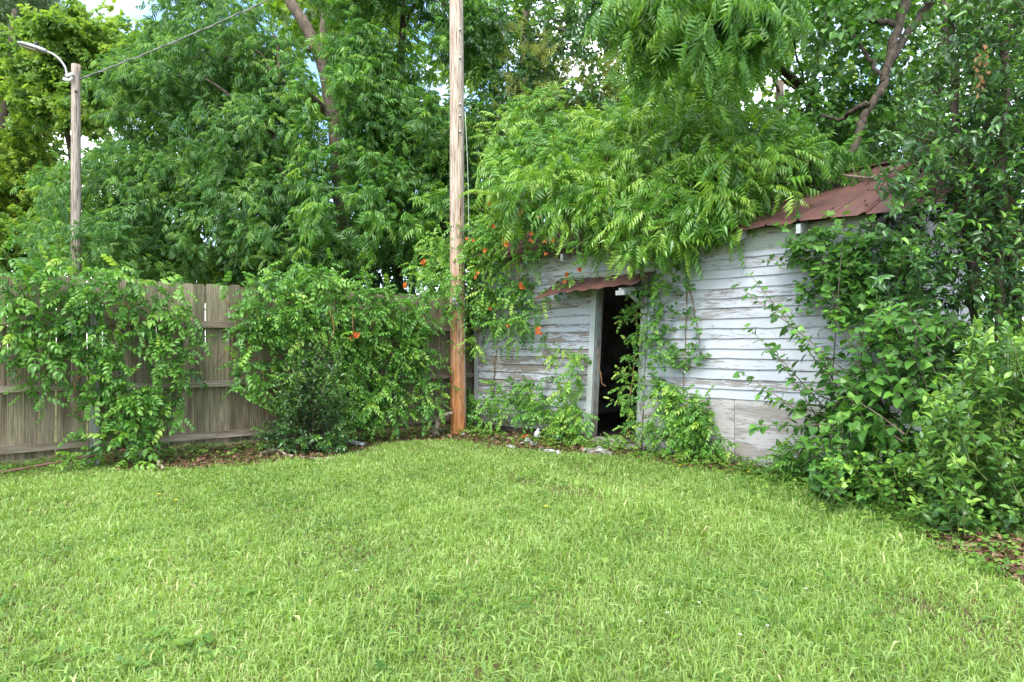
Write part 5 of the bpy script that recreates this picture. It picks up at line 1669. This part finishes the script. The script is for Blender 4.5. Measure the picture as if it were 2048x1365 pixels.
# big privet on the right edge
n = 540
tp = []
while len(tp) < n:
    px, py = rng.uniform(1780, 2130), rng.uniform(625, 1100)
    lim = np.interp(py, [625, 700, 800, 1000, 1080], [1960, 1915, 1850, 1830, 1870])
    low = np.interp(px, [1800, 1900, 2000, 2130], [990, 1030, 1080, 1110])
    if px < lim or py > low: continue
    tp.append(P(px, py, rng.uniform(4.9, 6.0)))
tp = np.array(tp)
st = tp + rng.normal(0, 0.1, (n, 3)) + np.array((0.14, 0.15, -0.38)); st[:, 2] = np.maximum(st[:, 2], 0.02)
b = np.array((4.1, 5.6, 0))
shrub('privet_bush', 'large light green privet with upright leafy shoots at the right edge of the lawn', b, st, tp, 'ovate', M['privet'], 15, 1.25, 300, r0=0.005, sag=0.05, tint=(0.3, 0.85), tip=0.45, group='privet bushes')
# tall dark privet tree in the upper right
def fill(poly, n, d0, d1):
    xs = [q[0] for q in poly]; ys = [q[1] for q in poly]
    o_ = []
    while len(o_) < n:
        px, py = rng.uniform(min(xs), max(xs)), rng.uniform(min(ys), max(ys))
        if in_poly(np.array([px]), np.array([py]), poly)[0]: o_.append(P(px, py, rng.uniform(d0, d1)))
    return np.array(o_)


poly = [(1800, 440), (1790, 330), (1830, 200), (1860, 60), (1900, -80), (2200, -100), (2200, 800), (1900, 800), (1820, 760), (1770, 640), (1760, 520)]
n = 1500
tp = fill(poly, n, 6.2, 8.2)
tp = tp[clear_of(tp, GNARL, 60)]
n = len(tp)
v_ = norm(np.stack([rng.normal(-0.25, 0.5, n), rng.normal(-0.6, 0.4, n), rng.normal(0.35, 0.5, n)], 1))
st = tp - v_ * rng.uniform(0.3, 0.6, n)[:, None]
b = np.array((5.2, 7.3, 0))
lt = shrub('privet_tree', 'tall dark glossy privet tree towering over the right end of the shed', b, st, tp, 'ovate_mid', M['ligustrum'], 13, 1.35, 300, stemmat=M['bark_dark'], r0=0.005, sag=0.15, tint=(0.15, 0.7), tip=0.4, cat='tree', droop=0.3, group=None)
for (px0, px1, dd) in ((1960, 1900, 7.4), (2000, 2010, 7.2), (2040, 1950, 7.6)):
    limb(lt, [P(px0, 1000, dd) * (1, 1, 0), P(px0, 700, dd), P((px0 + px1) / 2, 400, dd), P(px1, 60, dd), P(px1 - 20, -80, dd)], 0.06, 0.025, M['bark'], 'trunk', 8, 8, 0.015)
p = fill([(1935, 70), (1970, 70), (1965, 160), (1940, 170)], 8, 6.1, 6.3)
lv = Leaves(); shoots(lv, p, np.tile((0.1, -0.3, -1.0), (8, 1)), 0.15, 4, size=0.85, tint=(0.2, 0.9), droop=0.8)
hang_leaves(lt, lv, 'ovate', M['brown_leaf'], 32, part='withered_leaf', mass='withered_leaves')
# mulberry sapling before the wall: long arching shoots with broad leaves
b = G(1730, 985)
ends = [(1478, 570, 7.3), (1500, 545, 7.5), (1495, 650, 7.2), (1485, 745, 7.1), (1520, 790, 7.0), (1505, 850, 6.9), (1540, 690, 7.0), (1560, 610, 7.0), (1600, 660, 6.8), (1580, 760, 6.7), (1600, 850, 6.5), (1570, 900, 6.8), (1640, 700, 6.6),
        (1650, 900, 6.3), (1690, 820, 6.2), (1660, 620, 6.9), (1720, 680, 6.4), (1690, 410, 6.9), (1640, 520, 7.0)]
en = [P(x_, y_, d_) for x_, y_, d_ in ends]
so = [b + (rng.normal(0.1, 0.15), rng.normal(0.05, 0.12), rng.uniform(0.1, 0.7)) for _ in ends]
ex_ = fill([(1600, 900), (1690, 780), (1730, 600), (1860, 600), (1900, 800), (1840, 1000), (1720, 990), (1630, 960)], 190, 5.9, 6.9)
so += list(ex_ + rng.normal(0, 0.12, ex_.shape) + np.array((0.22, 0.15, -0.3)))
en += list(ex_)
so = np.array(so); so[:, 2] = np.maximum(so[:, 2], 0.03)
mr = empty('mulberry_sapling', b, 0, 'arching sapling with broad heart shaped leaves reaching across the white clapboards', 'sapling')
lv = Leaves()
so = np.asarray(so); en = np.asarray(en)
v = en - so; L = np.linalg.norm(v, axis=1); v2 = v.copy(); sg = np.full(len(so), 0.12); v2[:, 2] += sg * L
kL = L > 0.9
ln = shoots(lv, so[kL], norm(v2[kL]), np.linalg.norm(v2[kL], axis=1), 34, 'alt', sg[kL], size=1.1, tint=(0.2, 0.6), tip=0.4, droop=0.5, t0=0.25, fwd=0.3, tip_small=0.25, nup=0.7)
ln += shoots(lv, so[~kL], norm(v2[~kL]), np.linalg.norm(v2[~kL], axis=1), 11, 'alt', sg[~kL], size=1.12, tint=(0.2, 0.65), tip=0.35, droop=0.45, t0=0.1, fwd=0.35)
hang_leaves(mr, lv, 'heart', M['heart'], 300, front=2)
stems_part(mr, ln, 0.011, 0.003, M['bark'], 'shoots')
# low heart leaved growth at its foot
n = 150
tp = fill([(1600, 960), (1640, 900), (1800, 880), (1880, 950), (1900, 1040), (1800, 1020), (1700, 990)], n, 5.6, 6.6)
tp[:, 2] = np.maximum(tp[:, 2], 0.08)
st = tp + rng.normal(0, 0.08, (n, 3)) + np.array((0.05, 0.1, -0.25)); st[:, 2] = np.maximum(st[:, 2], 0.01)
shrub('sapling_thicket', 'low thicket of heart shaped leaves at the foot of the sapling on the lawn edge', tp.mean(0) * (1, 1, 0), st, tp, 'heart', M['heart'], 8, 0.72, 150, arr='alt', tint=(0.3, 0.8), droop=0.35)
n = 40
tp = fill([(1540, 940), (1560, 870), (1640, 900), (1640, 960)], n, 7.0, 7.4)
tp[:, 2] = np.maximum(tp[:, 2], 0.08)
st = tp + rng.normal(0, 0.06, (n, 3)) + np.array((0, 0.1, -0.2)); st[:, 2] = np.maximum(st[:, 2], 0.01)
rt = empty('creeper', tp.mean(0) * (1, 1, 0), 0, 'small ferny creeper clump at the foot of the plywood below the sapling shoots', 'vine', 'creepers on the shed')
lv = Leaves(); shoots(lv, st, tp - st, 0.3, 4, size=0.7, tint=(0.15, 0.6)); hang_leaves(rt, lv, 'trumpet', M['vine'], 60)

# ------------------------------------------------------------------ small things on the ground
def chunk(r_, seed, flat=0.7):
    r = random.Random(seed)
    import bmesh
    bm = bmesh.new(); bmesh.ops.create_icosphere(bm, subdivisions=2, radius=r_)
    ph = [r.uniform(0, 6) for _ in range(6)]
    for v in bm.verts:
        c = v.co.normalized()
        s = 1 + 0.22 * math.sin(3 * c.x + ph[0]) + 0.18 * math.sin(4 * c.y + ph[1]) + 0.12 * math.sin(6 * c.z + ph[2]) + r.gauss(0, 0.05)
        v.co = Vector((c.x * 1.2, c.y, c.z * flat)) * r_ * s
    me = bpy.data.meshes.new('white_rock'); bm.to_mesh(me); bm.free()
    me.materials.append(M['rock'])
    return me


ROCKS = [chunk(0.05, 1), chunk(0.042, 2), chunk(0.036, 3, 0.5), chunk(0.048, 4, 0.85)]
rock_px = [(886, 862, .9, 'white rock lying on dead leaves left of the utility pole foot'), (866, 864, .7, 'smaller white rock beside the one left of the pole foot'), (904, 893, .6, 'white pebble in the grass below the pole foot'),
           (926, 872, .7, 'white rock right against the pole foot'), (950, 864, .8, 'white rock in the weeds right of the pole'), (966, 872, .8, 'grey white rock between the pole and the rubbish heap'), (1007, 877, .7, 'white rock left of the rubbish heap in green weeds'),
           (985, 880, .6, 'small white rock in the litter before the shed corner'), (1017, 893, .7, 'white rock in the grass below the rubbish heap'), (1026, 896, 1.0, 'pale lump in the grass in front of the rubbish heap'), (1045, 888, .9, 'white chunk at the left lower edge of the heap'),
           (1055, 884, 1.1, 'bright white chunk low in the rubbish heap'), (1068, 889, 1.0, 'white chunk in front of the jars of the heap'), (1083, 898, .8, 'white stone in the litter right below the heap'), (1104, 908, 1.1, 'large white rock right of the heap in brown litter'),
           (1117, 912, .8, 'white stone beside the large rock'), (1093, 905, .7, 'white stone left of the large rock'), (1052, 861, 1.0, 'white chunk on top of the rubbish heap'), (796, 872, .8, 'flat white scrap on the litter under the vine'), (1200, 908, 1.2, 'white lump lying on the pale slab before the doorway')]
rk = None
for i, (px, py, s, lab) in enumerate(rock_px):
    o = obj('white_rock', ROCKS[i % 4])
    g = G(px, py)
    o.location = (g[0], g[1], bump_z(g[0], g[1]) + 0.03 * s)
    o.rotation_euler = (0, 0, random.uniform(0, 6)); o.scale = (0.98 * s,) * 3
    tag(o, lab, 'rock', 'white rocks and chunks scattered before the shed')


def lathe(name, mat, prof, parent=None, k=14):
    mb = MB()
    mb.tube([(0, 0, z) for r_, z in prof], [r_ for r_, z in prof], k)
    return mb.build(name, mat, parent, True)


def lying(name, label, cat, px, py, rz, parts, lift, tilt=84, group='bottles and cans on the rubbish heap'):
    g = G(px, py)
    rt = empty(name, (g[0], g[1], lift), 0, label, cat, group)
    rt.rotation_euler = (R(tilt), 0, rz)
    for nm, mt, pr in parts: lathe(nm, mt, pr, rt)
    return rt


BODY = [(0.0, 0), (0.042, 0.002), (0.045, 0.02), (0.045, 0.11), (0.036, 0.13), (0.030, 0.135)]
LID = [(0.0, 0.136), (0.034, 0.1365), (0.035, 0.152), (0.0, 0.154)]
lying('glass_jar', 'clouded glass jar lying at the right end of the rubbish heap', 'jar', 1106, 882, 0.9, [('body', M['jar'], BODY), ('lid', M['alu'], LID)], 0.06)
lying('glass_jar', 'dark glass jar lying in the middle of the rubbish heap', 'jar', 1090, 878, -0.6, [('body', M['dark_jar'], BODY), ('lid', M['black'], LID)], 0.07)
lying('plastic_bottle', 'white plastic bottle standing tilted in the rubbish heap', 'bottle', 1073, 884, 0.3, [('body', M['porcelain'], [(0, 0), (0.045, 0.003), (0.048, 0.1), (0.03, 0.14), (0.017, 0.15)]), ('cap', M['porcelain'], [(0, 0.151), (0.02, 0.1515), (0.02, 0.175), (0, 0.176)])], 0.05, 30)
lying('drink_can', 'pale drink can lying behind the dark jar in the heap', 'can', 1098, 872, 2.0, [('body', M['alu'], [(0, 0), (0.026, 0.001), (0.032, 0.01), (0.032, 0.11), (0.027, 0.12), (0, 0.121)])], 0.06)
lying('drink_can', 'red can lying low on the left of the rubbish heap', 'can', 1044, 880, 1.2, [('body', M['red'], [(0, 0), (0.026, 0.001), (0.032, 0.01), (0.032, 0.11), (0.027, 0.12), (0, 0.121)])], 0.05)
lying('plastic_tub', 'orange red plastic tub tipped over among weeds left of the heap', 'tub', 1002, 858, 0.5, [('body', M['red'], [(0, 0), (0.05, 0.002), (0.058, 0.07), (0.062, 0.072)])], 0.05, 60)
# leaves fallen on the tin
lv = Leaves()
n = 170
u = rng.uniform(1.5, LW + 0.1, n); yb = EAVE_Y + 0.05 + rng.random(n) ** 1.3 * 2.2
pr = WALL.o + WALL.x * u[:, None] + WALL.y * yb[:, None]; pr[:, 2] = EAVE_Z + PITCH * (yb - EAVE_Y) + 0.02
ua = rng.uniform(uL + 0.1, uR - 0.1, 60); ta = rng.random(60)
pa = WALL.o + WALL.x * ua[:, None] - WALL.y * (0.03 + 0.5 * ta)[:, None]; pa[:, 2] = 2.45 - 0.22 * ta - 0.02
pp = np.vstack([pr, pa])
lv.add(pp, frames(rng.normal(0, 1, (len(pp), 3)) * (1, 1, 0.2), rng.normal(0, 0.3, (len(pp), 3)) + (0, 0, 1)), rng.uniform(0.4, 0.95, len(pp)), rng.uniform(0.2, 1.0, len(pp)))
pos, fr, sc, ti = lv.arrays()
V, T, tt = join_leaves('ovate', pos, fr, sc, ti, rng.integers(0, 3, len(pos)))
tag(obj('roof_litter', mesh_tris('roof_litter', V, T, M['litter'], tt)), 'dry leaves and bits fallen on the tin roof and the awning', 'dead leaves', kind='stuff')
# earth and debris heap
hx = G(1075, 876)
V = []; T = []
nr, na = 6, 18
for i in range(nr + 1):
    for j in range(na):
        a = 2 * math.pi * j / na
        r_ = i / nr
        V.append((hx[0] + 0.55 * r_ * math.cos(a) * 1.0, hx[1] + 0.3 * r_ * math.sin(a), 0.15 * (1 - r_ ** 1.5) - 0.015 + random.gauss(0, 0.012) * (1 - r_)))
for i in range(nr):
    for j in range(na):
        a, b = i * na + j, i * na + (j + 1) % na
        T += [(a, a + na, b + na), (a, b + na, b)]
tag(obj('rubbish_heap', mesh_tris('rubbish_heap', V, T, M['ground'])), 'low heap of earth and rotten litter under jars and stones before the shed', 'heap', kind='stuff')
lv = Leaves()
n = 500
a = rng.uniform(0, 6.28, n); r_ = np.sqrt(rng.random(n))
pp = np.stack([hx[0] + 0.55 * r_ * np.cos(a), hx[1] + 0.3 * r_ * np.sin(a), 0.15 * (1 - r_ ** 1.5) + 0.005 + 0.02 * rng.random(n)], 1)
lv.add(pp, frames(rng.normal(0, 1, (n, 3)) * (1, 1, 0.4), rng.normal(0, 0.5, (n, 3)) + (0, 0, 1)), rng.uniform(0.4, 1.0, n), rng.uniform(0, 0.9, n))
pos, fr, sc, ti = lv.arrays()
V, T, tt = join_leaves('ovate', pos, fr, sc, ti, rng.integers(0, 3, n))
tag(obj('debris', mesh_tris('debris', V, T, M['litter'], tt)), 'shreds of dead leaf and bark covering the rubbish heap', 'debris', kind='stuff')
# concrete slab before the door
g0, g1, g2, g3 = G(1165, 906), G(1225, 914), G(1215, 905), G(1172, 900)
mb = MB()
mb.hexa([g0 + (0, 0, -0.02), g1 + (0, 0, -0.02), g2 + (0, 0, -0.02), g3 + (0, 0, -0.02), g0 + (0, 0, 0.045), g1 + (0, 0, 0.05), g2 + (0, 0, 0.045), g3 + (0, 0, 0.045)])
tag(mb.build('stone_slab', M['slab']), 'pale flat stone slab lying in the weeds below the door sill', 'slab')
# pipe, iron rods, sticks, stump
def stick(name, label, cat, pts, r0, r1, mat, k=7, group=None, wob=0.0):
    pts = np.array(pts, float)
    c = pts.mean(0) * (1, 1, 0)
    q = bend(pts, 6, wob) - c
    o = MB().tube(q, np.linspace(r0, r1, len(q)), k).build(name, mat, None, True)
    o.location = c
    return tag(o, label, cat, group)


gz = lambda px, py, z: G(px, py) + np.array((0, 0, z))
stick('plastic_pipe', 'grey plastic pipe poking out from under the privet bush onto the dead leaves', 'pipe', [gz(655, 886, 0.07), gz(695, 890, 0.05), gz(727, 895, 0.035)], 0.032, 0.032, M['pvc'], 10)
stick('iron_rod', 'rusty iron rod leaning from the lawn up to the fence post at far left', 'rod', [FENCE.w(*plane_uh(FENCE, (-60, 958, 0.28))), FENCE.w(*plane_uh(FENCE, (60, 935, 0.26))), FENCE.w(*plane_uh(FENCE, (200, 910, 0.24)))], 0.016, 0.016, M['rod'], 7, 'rusty rods by the fence')
stick('iron_rod', 'rusty iron rod lying under the vine right of the fence post', 'rod', [FENCE.w(*plane_uh(FENCE, (240, 902, 0.4))), FENCE.w(*plane_uh(FENCE, (300, 888, 0.38)))], 0.016, 0.016, M['rod'], 7, 'rusty rods by the fence')
stick('dead_branch', 'bare crooked branch lying at the foot of the vine by the fence post', 'branch', [gz(238, 905, 0.18), gz(258, 915, 0.08), gz(290, 905, 0.16), gz(305, 922, 0.06), gz(325, 940, 0.02)], 0.022, 0.016, M['dead'], 7, 'dead branches on the ground', 0.01)
stick('dead_branch', 'thin grey branch lying on bare earth left of the privet bush', 'branch', [gz(520, 912, 0.03), gz(550, 908, 0.05), gz(585, 916, 0.02)], 0.012, 0.02, M['dead'], 7, 'dead branches on the ground', 0.006)
stick('dead_branch', 'grey twig lying along the edge of the lawn right of the privet bush', 'branch', [gz(600, 917, 0.02), gz(640, 922, 0.03), gz(672, 919, 0.02)], 0.008, 0.012, M['dead'], 6, 'dead branches on the ground', 0.006)
st_ = FENCE.w(*plane_uh(FENCE, (872, 845, 0.3))); st_[2] = 0
stp = stick('dead_stump', 'crooked pale dead vine stump standing left of the utility pole', 'stump', [st_, st_ + (0.0, 0, 0.12), st_ + (0.06, 0, 0.26), st_ + (0.11, 0, 0.33), st_ + (0.26, 0.03, 0.36)], 0.06, 0.028, M['dead'], 8, None, 0.006)
for px, py, lab in ((1940, 1105, 'dead twig on the bare mulch under the right hand privet'), (1990, 1120, 'second dead twig on the mulch nearer the right edge'), (1760, 1040, 'short grey twig by the weeds left of the mulch')):
    g = G(px, py)
    a = random.uniform(0, 3)
    stick('dead_branch', lab, 'branch', [g + (-0.14 * math.cos(a), -0.14 * math.sin(a), 0.02), g + (0, 0, 0.04), g + (0.16 * math.cos(a), 0.16 * math.sin(a), 0.03)], 0.008, 0.005, M['dead'], 6, 'dead branches on the ground', 0.008)
# yellow and white flowers in the lawn
def bloom_small(name, label, cat, px, py, mat, r_, z, group):
    g = G(px, py)
    rt = empty(name, (g[0], g[1], 0), 0, label, cat, group)
    mb = MB()
    V = [(0, 0, z)]; T = []
    k = 12
    for j in range(k):
        a = 2 * math.pi * j / k
        rr = r_ * (1 if j % 2 else 0.6)
        V.append((rr * math.cos(a), rr * math.sin(a), z + 0.006 * (1 if j % 2 else 0)))
    for j in range(k): T.append((0, 1 + j, 1 + (j + 1) % k))
    mb.add(V, T).build('petals', mat, rt)
    MB().tube([(0, 0, 0), (0.004, 0, z)], 0.002, 4).build('stem', M['green_stem'], rt)


for px, py, lab in ((317, 1008, 'yellow flower in the lawn nearest the left fence post'), (352, 1021, 'yellow flower just below right of the leftmost one'), (1092, 1034, 'yellow flower in the middle of the lawn below the worn track'), (1360, 947, 'yellow flower in the grass below the creeper patch'), (1497, 961, 'yellow flower in the grass below the sapling shoots')):
    bloom_small('yellow_flower', lab, 'flower', px, py, M['yellow'], 0.018, 0.09, 'yellow flowers in the lawn')
for px, py, lab in ((712, 1168, 'white clover head in the left middle of the lawn'), (1280, 1276, 'white clover head low in the middle of the lawn'), (1398, 1236, 'white clover head in the grass right of the lawn middle'), (1334, 1258, 'white clover head just left of the one in the long grass'), (1480, 1304, 'white clover head near the bottom of the lawn'), (1535, 1285, 'white clover head right of the bottom one'), (1612, 1207, 'white clover head in the lusher grass on the right'), (212, 1090, 'small white clover head in the left part of the lawn')):
    bloom_small('clover_flower', lab, 'flower', px, py, M['clover'], 0.010, 0.08, 'clover flowers in the lawn')
# rosettes of broad leaves low in the foreground
for i, (px, py, lab) in enumerate(((495, 1195, 'single broad pale weed leaf rosette in the left middle lawn'), (310, 1280, 'broad leaved weed at the lower left of the lawn'), (365, 1300, 'broad leaved weed right of the lower left one'), (410, 1290, 'broad leaved weed third from the left at the bottom'), (75, 1335, 'broad leaved weed in the bottom left corner'), (175, 1320, 'broad leaved weed near the bottom left corner'))):
    g = G(px, py)
    rt = empty('broadleaf_weed', (g[0], g[1], 0), 0, lab, 'weed', 'broad leaved weeds in the lawn')
    lv = Leaves()
    n = 7
    a = np.arange(n) * 2.4 + i
    dd = np.stack([np.cos(a), np.sin(a), np.full(n, 0.55)], 1)
    lv.add(np.tile(g + np.array((0, 0, 0.02)), (n, 1)), frames(dd, np.tile((0, 0, 1.0), (n, 1))), rng.uniform(0.6, 0.95, n), rng.uniform(0.35, 0.75, n))
    hang_leaves(rt, lv, 'ovate', M['weed'], n)
